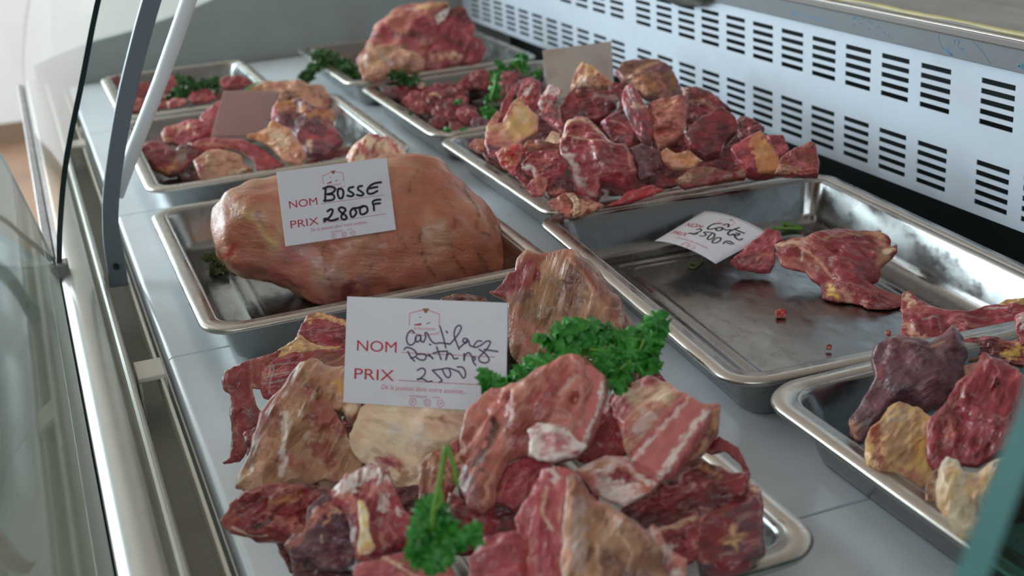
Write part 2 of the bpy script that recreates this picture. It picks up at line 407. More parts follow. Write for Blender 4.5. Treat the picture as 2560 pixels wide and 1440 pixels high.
prof = [P15(148, 655), P15(150, 560), P15(165, 400), P15(205, 200), P15(245, 0), P15(300, -200), P15(380, -420)]
sheet(prof, 1.497, 2.79, 0.006, 'front_pane', GLASS, gl)
gn = empty('opened_glass', (-0.05, 0.9, 0.02), 'curved front glass pane tilted open outward over the near half of the counter', 'glass pane')
P149 = lambda x, y: tuple(at_y(x, y, 1.48)[[0, 2]])
sheet([P149(136, 655), P149(90, 560), P149(40, 460), P149(0, 386), P149(-70, 270), P149(-160, 140)], 0.2, 1.48, 0.003, 'tilted_pane', GLASSG, gn)
gs = empty('lower_glass', (-0.05, 0.9, 0.0), 'greenish glass strip with thick edge beside the hinge of the opened front pane', 'glass pane')
sheet([P149(138, 668), P149(80, 640), P149(0, 592), P149(-120, 520)], 0.2, 1.478, 0.006, 'lower_pane', GLASSG, gs)
m = MB(); m.box(-0.012, 0.006, 1.487, 1.512, 0.012, 0.036); m.build('hinge', STEEL2, gl, False, 0.002)
eg = empty('end_glass', (0.6, YE + 0.015, 0.1), 'clear end glass pane standing on the grey end cheek', 'glass pane')
m = MB(); ex = [0.09, 0.14, 0.2, 0.3, 0.42, 0.6]; ez = [0.30, 0.42, 0.52, 0.62, 0.68, 0.70]
m.add([(0.06, YE + 0.012, 0.066)] + [(x, YE + 0.012, z) for x, z in zip(ex, ez)] + [(0.95, YE + 0.012, 0.70), (0.95, YE + 0.012, 0.361)] + [(x, YE + 0.012, z + 0.001) for x, z in zip(cx[8:1:-1], cz[8:1:-1])], [tuple(range(16))])
o = m.build('end_pane', GLASS, eg); s = o.modifiers.new('t', 'SOLIDIFY'); s.thickness = 0.006; s.offset = 0
# near end glass, its edge close to the lens
ng = empty('near_end_glass', (0.3, 0.27, 0.0), 'out-of-focus teal glass end pane cutting across the near corner', 'glass pane')
P27 = lambda x, y: tuple(at_y(x, y, 0.27)[[0, 2]])
pr = [(0.17, 0.004), (0.19, 0.09)] + [P27(2320, 1640), P27(2400, 1440), P27(2472, 1240), P27(2556, 1030), P27(2665, 800)] + [(0.36, 0.44), (0.5, 0.50)]
pr = [tuple(p) for p in curve_pts(pr, 30)]
m = MB(); ring = pr + [(0.85, 0.50), (0.85, 0.004)]; n = len(ring)
m.add([(x, 0.260, z) for x, z in ring] + [(x, 0.272, z) for x, z in ring], [tuple(range(n)), tuple(range(2 * n - 1, n - 1, -1))])
m.build('pane', GLASSN, ng)
m = MB(); k = len(pr); m.add([(x, 0.260, z) for x, z in pr] + [(x, 0.272, z) for x, z in pr], [(i, i + 1, k + i + 1, k + i) for i in range(k - 1)])
m.build('glass_edge', GLASSE, ng)

# support arm and gas strut of the front glass
arm = empty('glass_arm', (0.05, 1.5, 0.0), 'flat grey curved steel arm rising from the counter edge beside the glass', 'support arm')
cp = curve_pts([P15(297, 712), P15(289, 655), P15(277, 575), P15(276, 500), P15(287, 400), P15(311, 260), P15(342, 130), P15(378, 0), P15(425, -140), P15(490, -300)], 40)
hw = np.interp(np.arange(40), [0, 6, 10, 28, 39], [0.0105, 0.0105, 0.0088, 0.0097, 0.0100])
tg = np.gradient(cp, axis=0); tg /= np.linalg.norm(tg, axis=1)[:, None]; nn = np.stack([-tg[:, 1], tg[:, 0]], 1)
m = MB(); V = []
for y in (1.492, 1.502):
    V += [(a, y, b) for a, b in cp + nn * hw[:, None]] + [(a, y, b) for a, b in cp - nn * hw[:, None]]
n = 40; Fc = []
for i in range(n - 1):
    Fc += [(i, i + 1, n + i + 1, n + i), (2 * n + i + 1, 2 * n + i, 3 * n + i, 3 * n + i + 1), (i + 1, i, 2 * n + i, 2 * n + i + 1), (n + i, n + i + 1, 3 * n + i + 1, 3 * n + i)]
Fc += [(0, n, 3 * n, 2 * n), (n - 1, 3 * n - 1, 4 * n - 1, 2 * n - 1)]
m.add(V, Fc); m.build('bar', GREYBAR, arm, False, 0.0012)
bp = at_y(291, 667, 1.489); m = MB(); m.tube([(bp[0], 1.4925, bp[2]), (bp[0], 1.488, bp[2])], 0.0035, 12); m.build('bolt', DARK, arm)
tube = empty('gas_strut', (0.08, 1.52, 0.1), 'white round tube strut slanting up from behind the grey arm', 'strut')
tp = [tuple(at_y(*p, y)) for p, y in (((296, 492), 1.53), ((322, 405), 1.53), ((400, 205), 1.52), ((472, 0), 1.51), ((560, -250), 1.5))]
m = MB(); m.tube(tp, [0.006, 0.0083, 0.0083, 0.0086, 0.0088], 20); m.build('tube', WHITEP, tube, True)

# ------------------------------------------------------------------ blue print on the fascia film
def flat_ribbon(P, width, normal, off=0.0003):
    P = np.array(P, float); nrm = np.array(normal, float); T = np.gradient(P, axis=0); T /= np.linalg.norm(T, axis=1)[:, None] + 1e-9
    S = np.cross(T, nrm); S /= np.linalg.norm(S, axis=1)[:, None] + 1e-9
    V = np.vstack([P + S * width / 2 + nrm * off, P - S * width / 2 + nrm * off]); n = len(P)
    return V, [(i, i + 1, n + i + 1, n + i) for i in range(n - 1)]
fp = MB()
def flush(name):
    global fp
    fp.build(name, BLUE, top, False); fp = MB()
def fas(pts, wd, n=0):
    P = [at_x(x, y, 0.922) for x, y in pts]; P = curve_pts(P, n) if n else np.array(P)
    fp.add(*flat_ribbon(P, wd, (-1, 0, 0)))
Z1 = lambda x, y: (2000 + x * .21875, y * .21875)
fas([Z1(-100, 150), Z1(355, 250)], 0.0009); fas([Z1(-60, 120), Z1(-105, 150), Z1(-70, 180)], 0.002)
flush('arrow_print')
fas([Z1(2500, 755), Z1(2545, 740), Z1(2545, 790), Z1(2500, 755)], 0.002); flush('arrow_print')
fas([Z1(1585, 395), Z1(1590, 470), Z1(1640, 560), Z1(1740, 630)], 0.0006, 14); fas([Z1(1660, 560), Z1(1740, 625)], 0.0022)
fas([Z1(1965, 470), Z1(2040, 540), Z1(2120, 640), Z1(2180, 740)], 0.0005, 14)
fas([Z1(1790 + 30 * math.cos(a), 480 + 30 * math.sin(a)) for a in np.linspace(0, 6.28, 14)], 0.0007)
fas([Z1(1810, 535), Z1(1850, 570), Z1(1868, 545)], 0.0007); fas([Z1(1840, 598), Z1(1895, 610)], 0.0008); fas([Z1(1880, 640), Z1(1925, 635)], 0.0005)
flush('stamp_print')
for (x, y, l) in [(590, 210, 50), (640, 205, -30), (715, 210, 20), (770, 245, 30), (800, 265, 40), (880, 310, 35), (600, 290, 30), (680, 270, 25), (780, 330, 30), (850, 410, 50), (950, 380, 30), (1000, 410, 28)]:
    fas([Z1(x, y), Z1(x + l * .5, y - 14), Z1(x + l, y + 16)], 0.0007)
flush('faded_lettering')
# torn corner of film hanging over the panel
P = [at_x(x, y, 0.915) for x, y in ((1640, -14), (1690, 14), (1740, 16), (1790, -10), (1780, -40), (1650, -40))]
m = MB(); m.add(P, [tuple(range(6))]); o = m.build('torn_film', STEEL2, top); s = o.modifiers.new('t', 'SOLIDIFY'); s.thickness = 0.0006

# ------------------------------------------------------------------ trays
def rrect(x0, x1, y0, y1, r, n=9):
    out = []
    for cxx, cyy, a0 in ((x1 - r, y1 - r, 0), (x0 + r, y1 - r, 90), (x0 + r, y0 + r, 180), (x1 - r, y0 + r, 270)):
        for k in range(n):
            a = math.radians(a0 + 90 * k / (n - 1)); out.append((cxx + r * math.cos(a), cyy + r * math.sin(a)))
    return out
def tray(label, x0, x1, y0, y1, rot=0.0, h=0.050, z=0.001, lip=0.015, rc=0.034, skew=0.0):
    t = empty('metal_tray', ((x0 + x1) / 2, (y0 + y1) / 2, z), label, 'tray', 'steel trays on the counter deck')
    t.rotation_euler = (0, 0, rot)
    hx, hy = (x1 - x0) / 2, (y1 - y0) / 2
    def loft(loops, name, fill):
        V = []; Fc = []; n = None
        for off, zz, r in loops:
            L = rrect(-hx + off, hx - off, -hy + off, hy - off, r); n = len(L)
            V += [(x + skew * y, y, zz) for x, y in L]
        for k in range(len(loops) - 1):
            for i in range(n):
                Fc.append((k * n + i, (k + 1) * n + i, (k + 1) * n + (i + 1) % n, k * n + (i + 1) % n))
        if fill: Fc.append(tuple((len(loops) - 1) * n + i for i in range(n - 1, -1, -1)))
        o = mesh_np(name, V, Fc, STEELR if name == 'rim' else STEEL, True, t, world=False)
        s = o.modifiers.new('sheet', 'SOLIDIFY'); s.thickness = 0.0011; s.offset = -1
        return o
    i0 = lip
    loft([(0.0012, h - 0.0045, rc), (0, h - 0.002, rc), (0.0012, h, rc), (i0, h, rc - 0.010)], 'rim', False)
    loft([(i0, h, rc - 0.010), (i0 + 0.0022, h - 0.0008, rc - .011), (i0 + 0.004, h - 0.004, rc - 0.012), (i0 + 0.013, 0.013, rc - 0.014), (i0 + 0.016, 0.0055, rc - .015), (i0 + 0.0205, 0.0016, rc - .016), (i0 + 0.028, 0.0, rc - 0.018),
          (i0 + 0.046, 0.0, 0.014), (i0 + 0.0475, 0.0012, 0.014), (i0 + 0.0515, 0.0012, 0.013), (i0 + 0.053, 0.0, 0.012), (i0 + 0.062, 0.0, 0.012), (i0 + 0.0635, 0.0010, 0.012), (i0 + 0.066, 0.0010, 0.012), (i0 + 0.0672, 0.0002, 0.011), (i0 + 0.071, 0.0002, 0.010), (i0 + 0.076, 0.0002, 0.010)], 'pan', True)
    return t
tray('steel tray at front under the heap of bony chunks and large parsley', 0.140, 0.411, 0.588, 1.010)
tray('steel tray holding the single large fatty hump roast', 0.110, 0.468, 1.148, 1.593)
tray('steel tray holding pink strips and yellow knuckle pieces', 0.119, 0.478, 1.680, 2.125)
tray('steel tray at far left holding red strips with parsley', 0.130, 0.398, 2.150, 2.556)
tray('steel tray filled with small dark red meat cubes', 0.523, 0.879, 1.735, 2.150)
tray('steel tray farthest back, holding the large beef joint', 0.512, 0.870, 2.176, 2.600)
tray('steel tray holding the tallest mixed meat pile', 0.522, 0.880, 1.303, 1.722)
tray('nearly empty dented steel tray with two thin rib pieces', 0.488, 0.853, 0.803, 1.297, math.radians(-3.6), 0.050, 0.001)
tray('steel tray in near right corner holding purple and red beef', 0.479, 0.838, 0.335, 0.798, 0.0, 0.054, 0.001, 0.016, 0.040)

# ------------------------------------------------------------------ meat
_lat = np.random.RandomState(5).rand(32, 32, 32, 3).astype(np.float32) * 2 - 1
def vnoise(P, scale, seed):
    """three channels of smooth noise at points P"""
    Q = P * scale + np.array([seed * 3.17, seed * 7.31, seed * 1.73]); i = np.floor(Q).astype(int); f = Q - i; f = f * f * f * (f * (f * 6 - 15) + 10)
    out = 0
    for dx in (0, 1):
        for dy in (0, 1):
            for dz in (0, 1):
                wgt = (f[..., 0] if dx else 1 - f[..., 0]) * (f[..., 1] if dy else 1 - f[..., 1]) * (f[..., 2] if dz else 1 - f[..., 2])
                out = out + wgt[..., None] * _lat[(i[..., 0] + dx) & 31, (i[..., 1] + dy) & 31, (i[..., 2] + dz) & 31]
    return out
def polydist(P, poly, chunk=400000):
    """signed distance to a polygon, positive inside"""
    poly = np.asarray(poly, float); A = poly; B = np.roll(poly, -1, 0); sh = P.shape[:-1]; P = P.reshape(-1, 2)
    D = np.full(len(P), 1e9); ins = np.zeros(len(P), bool)
    for a, b in zip(A, B):
        e = b - a; q = P - a; t = np.clip((q @ e) / (e @ e + 1e-12), 0, 1); D = np.minimum(D, ((q - t[:, None] * e) ** 2).sum(1))
        c = (a[1] > P[:, 1]) != (b[1] > P[:, 1])
        ins ^= c & (P[:, 0] < e[0] * (P[:, 1] - a[1]) / (e[1] if abs(e[1]) > 1e-12 else 1e-12) + a[0])
    return (np.sqrt(D) * np.where(ins, 1, -1)).reshape(sh)
def linedist(P, L):
    L = np.asarray(L, float); D = np.full(P.shape[:-1], 1e9)
    if len(L) == 1: return np.sqrt(((P - L[0]) ** 2).sum(-1))
    for a, b in zip(L[:-1], L[1:]):
        e = b - a; q = P - a; t = np.clip((q @ e) / (e @ e + 1e-12), 0, 1); D = np.minimum(D, ((q - t[..., None] * e) ** 2).sum(-1))
    return np.sqrt(D)
def surface_nets(Fd):
    S = Fd > 0; nx, ny, nz = Fd.shape
    cs = np.zeros((nx - 1, ny - 1, nz - 1), np.int8)
    for a in (0, 1):
        for b in (0, 1):
            for c in (0, 1): cs += S[a:nx - 1 + a, b:ny - 1 + b, c:nz - 1 + c]
    cells = (cs > 0) & (cs < 8); idx = -np.ones(cells.shape, int); C = np.argwhere(cells); idx[cells] = np.arange(len(C))
    pos = np.zeros((len(C), 3)); cnt = np.zeros(len(C))
    cor = np.array([(a, b, c) for a in (0, 1) for b in (0, 1) for c in (0, 1)])
    for i in range(8):
        for j in range(i + 1, 8):
            if np.abs(cor[i] - cor[j]).sum() != 1: continue
            p, q = C + cor[i], C + cor[j]; fa = Fd[p[:, 0], p[:, 1], p[:, 2]]; fb = Fd[q[:, 0], q[:, 1], q[:, 2]]
            x = (fa > 0) != (fb > 0); t = np.where(x, fa / np.where(x, fa - fb, 1), 0)
            pos += np.where(x[:, None], cor[i] + (cor[j] - cor[i]) * t[:, None], 0); cnt += x
    V = C + pos / cnt[:, None]
    Q = []
    for ax in range(3):
        sl0 = [slice(None)] * 3; sl1 = [slice(None)] * 3; sl0[ax] = slice(0, -1); sl1[ax] = slice(1, None)
        ch = S[tuple(sl0)] != S[tuple(sl1)]; E = np.argwhere(ch); b, c = [(1, 2), (2, 0), (0, 1)][ax]
        ok = (E[:, b] > 0) & (E[:, c] > 0) & (E[:, b] < Fd.shape[b] - 1) & (E[:, c] < Fd.shape[c] - 1); E = E[ok]
        def cell(db, dc):
            K = E.copy(); K[:, b] += db; K[:, c] += dc; return idx[K[:, 0], K[:, 1], K[:, 2]]
        q = np.stack([cell(-1, -1), cell(0, -1), cell(0, 0), cell(-1, 0)], 1)
        fl = S[E[:, 0], E[:, 1], E[:, 2]]; q[~fl] = q[~fl][:, ::-1]; Q.append(q)
    return V, np.vstack(Q)

class Fr:
    """frame of measured points: origin and scale"""
    def __init__(s, ox, oy, k): s.o = np.array([ox, oy], float); s.k = k
    def __call__(s, pts): return np.array(pts, float) * s.k + s.o
FA = Fr(540, 740, .4862); FB = Fr(1100, 620, .5694); FRt = Fr(1900, 700, .514); FC = Fr(1360, 420, .46875); FP = Fr(1150, 100, .359375)
FQ = Fr(740, 0, .25); FL = Fr(180, 140, .28125); FM = Fr(200, 120, .27778); FH = Fr(380, 360, .36107); FN = Fr(700, 80, .27344); FI = Fr(0, 0, 1)
SEED = [0]
def meat(name, label, fr, pts, z, col='lean', col2='dark', mix=0.5, th=0.62, bk=0.8, tilt=0.5, ang=0.0, strokes=(), marb=0.35, relief=0.27, edge=0.55,
         warp=0.10, fac=3, res=64, parent=None, group=None, cat='meat', depth=None, fine=0.07, facs=0.55, csc=1.0, an=1.0, zmin=0.0035):
    AN = lambda x, y: np.array([1 + (x - 1) * an, 1 + (y - 1) * an, 1.0])
    SEED[0] += 1; sd = SEED[0]; rs = np.random.RandomState(sd)
    px = fr(pts); c = px.mean(0) * 0.5 + (px.min(0) + px.max(0)) * 0.25
    A = at_z(c[0], c[1], z) if depth is None else at_d(c[0], c[1], depth)
    toc = CAM - A; toc /= np.linalg.norm(toc); nr = toc * tilt + np.array([0, 0, 1.0]) * (1 - tilt); nr /= np.linalg.norm(nr)
    right = np.cross(np.array([0.05, 0.1, 1.0]), nr); right /= np.linalg.norm(right); up = np.cross(nr, right)
    ca, sa = math.cos(math.radians(ang)), math.sin(math.radians(ang)); U = right * ca + up * sa; Vv = -right * sa + up * ca
    r = (R @ np.stack([(px[:, 0] - 1280) / F_PX, (px[:, 1] - 720) / F_PX, np.ones(len(px))])).T
    t = ((A - CAM) @ nr) / (r @ nr); W = CAM + r * t[:, None]; poly = np.stack([(W - A) @ U, (W - A) @ Vv], 1)
    lo, hi = poly.min(0), poly.max(0); size = (hi - lo).max()
    g0 = np.stack(np.meshgrid(np.linspace(lo[0], hi[0], 40), np.linspace(lo[1], hi[1], 40), indexing='ij'), -1); inr = polydist(g0, poly).max()
    hf, hb = th * inr, bk * inr
    cell = size / res; pad = 3 * cell + 0.25 * inr * 0.5
    n = [int(math.ceil((hi[k] - lo[k] + 2 * pad) / cell)) + 1 for k in (0, 1)] + [int(math.ceil((hf + hb + 2 * pad + 0.5 * inr) / cell)) + 1]
    org = np.array([lo[0] - pad, lo[1] - pad, -hb - pad - 0.25 * inr])
    G = np.stack(np.meshgrid(*[org[k] + cell * np.arange(n[k]) for k in range(3)], indexing='ij'), -1)
    sc = 1.0 / max(inr, 0.004)
    n1 = vnoise(G, 0.75 * sc, sd); n2 = vnoise(G, 2.1 * sc, sd + 50)
    wv = n1 * warp * inr + n2 * warp * 0.4 * inr
    n3 = vnoise(G * AN(0.6, 1.25), 4.6 * sc, sd + 70)
    n4 = 1 - 2 * np.abs(vnoise(G * AN(0.5, 1.4), 7.5 * sc, sd + 75)[..., 1])
    d = polydist(G[..., :2] + wv[..., :2] * 0.8 + n3[..., :2] * 0.045 * inr, poly) + min(0.06 * inr, 0.0012)
    Re = edge * inr; q = np.clip(d / Re, 0, 1); prof = np.sqrt(np.clip(1 - (1 - q) ** 2, 0, 1))
    front = hf * prof
    for k in range(fac):
        a = rs.uniform(0, 6.283); s = rs.uniform(0.35, 1.0) * facs; o = hf * rs.uniform(0.55, 0.95)
        front = np.minimum(front, o + s * (np.cos(a) * G[..., 0] + np.sin(a) * G[..., 1]))
    front = np.maximum(front, 0.30 * hf * prof)
    rd = 1 - np.abs(vnoise(G * AN(0.5, 1.3), 1.7 * sc, sd + 90)[..., 0])
    front = front + relief * inr * (n1[..., 2] * 0.75 + (rd - 0.6) * 0.55 + n3[..., 2] * 0.34 + n4 * 0.13) * np.clip(q * 1.5, 0, 1)
    ww = G[..., 2] + wv[..., 2] * 0.5 + n2[..., 2] * fine * inr
    back = hb * prof
    Fd = np.minimum(np.minimum(d, front - ww), ww + back)
    Fd = np.minimum(Fd, A[2] + G[..., 0] * U[2] + G[..., 1] * Vv[2] + G[..., 2] * nr[2] - zmin)
    Fd[[0, -1]] = -1; Fd[:, [0, -1]] = -1; Fd[:, :, [0, -1]] = -1
    Vx, Q = surface_nets(Fd)
    P = org + Vx * cell
    # one relaxation pass keeps cut edges but removes stair steps
    acc = np.zeros_like(P); cn = np.zeros(len(P))
    for k in range(4):
        for j in (1, 3):
            np.add.at(acc, Q[:, k], P[Q[:, (k + j) % 4]]); np.add.at(cn, Q[:, k], 1)
    P = P * 0.55 + 0.45 * acc / cn[:, None]
    Wp = A + P[:, :1] * U + P[:, 1:2] * Vv + P[:, 2:3] * nr
    # tissue colours
    c1, c2 = lin(PAL[col]), lin(PAL[col2])
    nz = vnoise(P, 1.5 * sc * csc, sd + 20)[:, 0] * 0.6 + vnoise(P * AN(0.6, 1.4), 3.9 * sc * csc, sd + 30)[:, 1] * 0.4
    f = np.clip((nz - (0.5 - mix) * 1.1) / 0.30 * 0.5 + 0.5, 0, 1)[:, None]
    C = c1 * (1 - f) + c2 * f
    al = np.full(len(P), marb)
    if marb > 0.15:
        rv = vnoise(P * np.array([0.45, 1.35, 1.0]), 2.3 * sc, sd + 61); wv2 = vnoise(P, 1.2 * sc, sd + 62)[:, 0]
        vm = np.clip(1 - np.abs(rv[:, 0]) / 0.085, 0, 1) * np.clip(wv2 * 2.2 + 0.25, 0, 1) * min(1.0, marb * 1.3)
        C = C * (1 - 0.75 * vm[:, None]) + lin((226, 182, 170)) * 0.75 * vm[:, None]
        dm = np.clip(1 - np.abs(rv[:, 1]) / 0.10, 0, 1) * np.clip(-wv2 * 2.2 + 0.3, 0, 1)
        C = C * (1 - 0.55 * dm[:, None]) + C * np.array([0.35, 0.2, 0.22]) * 0.55 * dm[:, None]
    if strokes:
        pp = topx(Wp); jn = vnoise(P, 5 * sc, sd + 40); jit = jn[:, :2] + 0.5 * vnoise(P, 11 * sc, sd + 41)[:, :2]; br = np.clip(0.95 + 0.9 * vnoise(P * np.array([0.5, 1.4, 1]), 7 * sc, sd + 43)[:, 2], 0.25, 1)
        for s in strokes:
            sc_, wd = PAL[s[0]], s[1] * fr.k
            if s[1] == 0:
                dd = polydist(pp + jit * inr * F_PX * 0.12, fr(s[2])); soft = max(3.0, inr * F_PX * 0.08)
                mk = np.clip(dd / soft + 0.5, 0, 1)
            else:
                dd = linedist(pp + jit * min(wd * 0.5, 14), fr(s[2]) if len(s[2]) < 3 else curve_pts(fr(s[2]), 4 * len(s[2]))); mk = np.clip((wd * 0.5 - dd) / max(wd * 0.36, 1.6) + 0.5, 0, 1) * (br if s[0] not in ('black', 'brown', 'crack') else 1)
            mk = (mk * (s[3] if len(s) > 3 else 1.0))[:, None]
            C = C * (1 - mk) + lin(sc_) * mk
            if s[0] in ('fat', 'pale', 'cream', 'white', 'yellow', 'tan', 'orange', 'grey'): al = al * (1 - mk[:, 0])
    g_ = C.mean(1, keepdims=True); C = np.clip((g_ + (C - g_) * 1.04) * (0.90 + 0.32 * np.clip(g_, 0, 0.6)), 0.004, 0.92)
    me = bpy.data.meshes.new(name)
    fm = np.eye(4); fm[:3, 0] = U; fm[:3, 1] = Vv; fm[:3, 2] = nr; fm[:3, 3] = A
    if parent is not None:
        pi = np.array(parent.matrix_basis.inverted()); P = Wp @ pi[:3, :3].T + pi[:3, 3]
    me.vertices.add(len(P)); me.vertices.foreach_set('co', P.astype(np.float32).ravel())
    me.loops.add(Q.size); me.loops.foreach_set('vertex_index', Q.astype(np.int32).ravel())
    me.polygons.add(len(Q)); me.polygons.foreach_set('loop_start', np.arange(0, Q.size, 4, dtype=np.int32))
    me.polygons.foreach_set('use_smooth', [True] * len(Q))
    me.update(calc_edges=True)
    ca_ = me.color_attributes.new('tissue', 'FLOAT_COLOR', 'POINT')
    ca_.data.foreach_set('color', np.concatenate([C, al[:, None]], 1).astype(np.float32).ravel())
    me.materials.append(MEAT)
    ob = link(name, me, parent)
    if parent is None:
        ob.matrix_world = Matrix(fm.tolist()); tag(ob, label, cat, group)
    elif label: ob['label'] = label
    return ob

# ---------------------------------------------------------------- hump roast in the tray behind the front one
G_H = 'meat in the hump tray'
hump = meat('hump_roast', 'large rounded orange-tan fatty hump roast lying alone in its tray behind the price card', FH,
     [(440, 560), (455, 480), (520, 400), (640, 335), (860, 265), (1200, 172), (1640, 120), (1830, 105), (1980, 160), (2130, 270), (2280, 420), (2400, 560), (2457, 720), (2450, 870),
      (2200, 940), (1750, 1020), (1350, 1110), (1220, 1130), (1090, 1060), (970, 970), (800, 910), (640, 880), (520, 820), (460, 760), (438, 650)], 0.062, 'hump', 'tan', 0.36, 0.62, 0.85, 0.62, -8,
     [('salmon', 300, [(1150, 800), (1500, 760), (1900, 820)], .35), ('grey', 190, [(1000, 740), (1120, 880), (1240, 960)], .35), ('rust', 190, [(1300, 1080), (1700, 980), (2300, 900)], .55), ('tan', 130, [(560, 430), (700, 470), (840, 640)], .85), ('olive', 60, [(600, 480), (740, 560), (860, 700)], .5), ('peach', 90, [(470, 560), (480, 700), (560, 760)], .8),
      ('rust', 34, [(480, 460), (560, 390), (700, 320), (880, 270)], .7), ('mauve', 34, [(730, 470), (720, 540), (790, 560)], .6), ('redw', 40, [(580, 690), (540, 760), (500, 770)], .75), ('salmon', 120, [(640, 800), (900, 870), (1150, 1050)], .8), ('rose', 40, [(560, 840), (800, 890), (980, 960), (1200, 1110)], .7),
      ('fat', 40, [(600, 440), (760, 600), (900, 720)], .5), ('pink', 60, [(930, 720), (1000, 790), (1060, 850)], .5), ('crack', 15, [(2150, 290), (2260, 480), (2240, 580), (2340, 640)], .9), ('crack', 14, [(1850, 150), (1800, 260), (1780, 330)], .6), ('crack', 14, [(1850, 620), (1880, 800), (1960, 920)], .7),
      ('crack', 14, [(2090, 780), (2140, 850), (2200, 930)], .8), ('crack', 13, [(2240, 730), (2300, 820), (2330, 880)], .7), ('crack', 12, [(1960, 690), (2060, 700), (2160, 740)], .5), ('crack', 14, [(1700, 640), (1780, 730), (1900, 760)], .4), ('crack', 12, [(1220, 640), (1180, 760), (1210, 900), (1260, 1010)], .5), ('crack', 10, [(1500, 900), (1530, 830), (1620, 800)], .6), ('crack', 12, [(2000, 300), (2080, 460), (2100, 600)], .45), ('hump', 160, [(1700, 200), (1950, 330), (2200, 560)], .5), ('dark', 70, [(1390, 980), (1370, 1050)], .8), ('mauve', 70, [(1470, 970), (1500, 1020)], .6)],
     0.05, 0.09, 0.95, 0.06, 0, 96, None, None, 'roast', None, 0.02, 0.5, 1.5, 0.1)
meat('marbled_meat_lobe', 'white and red marbled lobe peeking out behind the hump roast', FN,
     [(615, 1175), (700, 1030), (800, 950), (870, 938), (930, 968), (980, 958), (1040, 1000), (1120, 1080), (1185, 1165), (1100, 1230), (900, 1270), (660, 1240)], 0.070, 'cream', 'pink', 0.36, 0.5, 0.5, 0.6, 60,
     [('pink', 26, [(720, 1030), (690, 1120), (650, 1170)]), ('rose', 24, [(900, 960), (860, 1050), (850, 1100)], .8), ('pink', 22, [(780, 990), (740, 1090)]), ('pink', 22, [(1010, 1010), (1100, 1110), (1160, 1160)]), ('rose', 12, [(980, 960), (1000, 1040)], .7)], 0.4, 0.15)

# ---------------------------------------------------------------- front tray: bony chunks
GF = 'bony chunks heaped in the front tray'
meat('lean_strip', 'dark red lean strip folded over the left rim of the front tray', FA, [(50, 385), (130, 350), (250, 310), (330, 280), (300, 340), (240, 400), (230, 480), (180, 470), (200, 560), (235, 600), (215, 660), (180, 740), (160, 790), (120, 850), (75, 858), (35, 862), (75, 830), (85, 700), (78, 600), (75, 500), (45, 485), (32, 430)],
     0.052, 'lean', 'rust', .35, .45, .4, .6, 80, [('tan', 26, [(185, 455), (200, 520), (225, 570)]), ('mauve', 24, [(190, 570), (180, 680), (170, 740)], .7), ('dark', 20, [(85, 600), (85, 700), (80, 760)], .6), ('dark', 14, [(60, 480), (110, 440), (180, 430)], .5)], .25, .2, group=GF, res=78)
meat('muscle_piece', 'rosy muscle piece webbed with white lines, beside the left edge of the front price card', FA, [(218, 400), (255, 340), (400, 290), (560, 280), (680, 280), (690, 360), (560, 400), (430, 420), (340, 500), (300, 530), (240, 515), (222, 460)],
     0.066, 'rose', 'lean', .45, .5, .5, .6, 15, [('grey', 7, [(240, 420), (330, 400), (400, 400)]), ('grey', 7, [(235, 450), (320, 440), (370, 420)]), ('grey', 6, [(250, 370), (330, 350), (420, 340)]), ('grey', 6, [(270, 510), (280, 440), (300, 360)]), ('brown', 90, [(540, 330), (660, 330)], .7)], .8, .15, group=GF, res=78)
p = meat('fat_capped_chunk', 'red chunk with a yellow fat layer below it, topmost left of the front price card', FA, [(450, 150), (470, 105), (525, 92), (600, 110), (700, 150), (700, 290), (560, 280), (410, 250), (420, 200)],
     0.082, 'lean', 'rose', .4, .6, .5, .5, 0, [('fat', 26, [(460, 130), (520, 100), (600, 118), (680, 150)]), ('dark', 50, [(640, 200), (680, 270)], .6)], .5, .1, group=GF, edge=.3)
meat('fat_layer', 'yellowish fat layer', FA, [(275, 320), (330, 272), (400, 230), (430, 200), (470, 235), (560, 262), (640, 262), (600, 280), (520, 290), (430, 305), (330, 325)], 0.080, 'fat', 'tan', .35, .8, .6, .5, 15, [], 0, .3, parent=p)
meat('shoulder_bone_chunk', 'brownish tan fatty bone chunk with a white tendon spike, left of the front price card', FA, [(430, 345), (500, 322), (570, 365), (640, 350), (690, 380), (690, 500), (690, 545), (735, 560), (738, 600), (692, 652), (640, 590), (600, 600), (660, 680), (680, 760), (740, 880), (700, 930), (620, 960), (560, 930), (480, 960), (330, 985), (200, 1010), (110, 985), (122, 930), (170, 830), (210, 690), (230, 610), (310, 510), (365, 430)],
     0.080, 'rust', 'tan', .55, .55, .4, .6, 60, [('tan', 100, [(470, 360), (560, 420), (640, 480)], .8), ('olive', 44, [(440, 380), (480, 460), (600, 520)], .6), ('yellow', 40, [(620, 440), (640, 500)], .6), ('brown', 60, [(180, 860), (240, 740), (320, 600)], .7), ('peach', 40, [(300, 640), (250, 780), (200, 930)], .6),
      ('white', 26, [(355, 600), (350, 700), (340, 800)]), ('white', 50, [(345, 800), (340, 920)], .9), ('pink', 26, [(370, 800), (390, 870)]), ('white', 18, [(420, 370), (390, 450), (350, 520)], .8), ('lean', 90, [(520, 780), (600, 840)], .7), ('dark', 20, [(470, 460), (540, 480)], .6), ('cream', 50, [(690, 580), (700, 630)], .8), ('black', 14, [(610, 590), (660, 610)], .8)], .3, .30, group=GF, res=96, warp=.13)
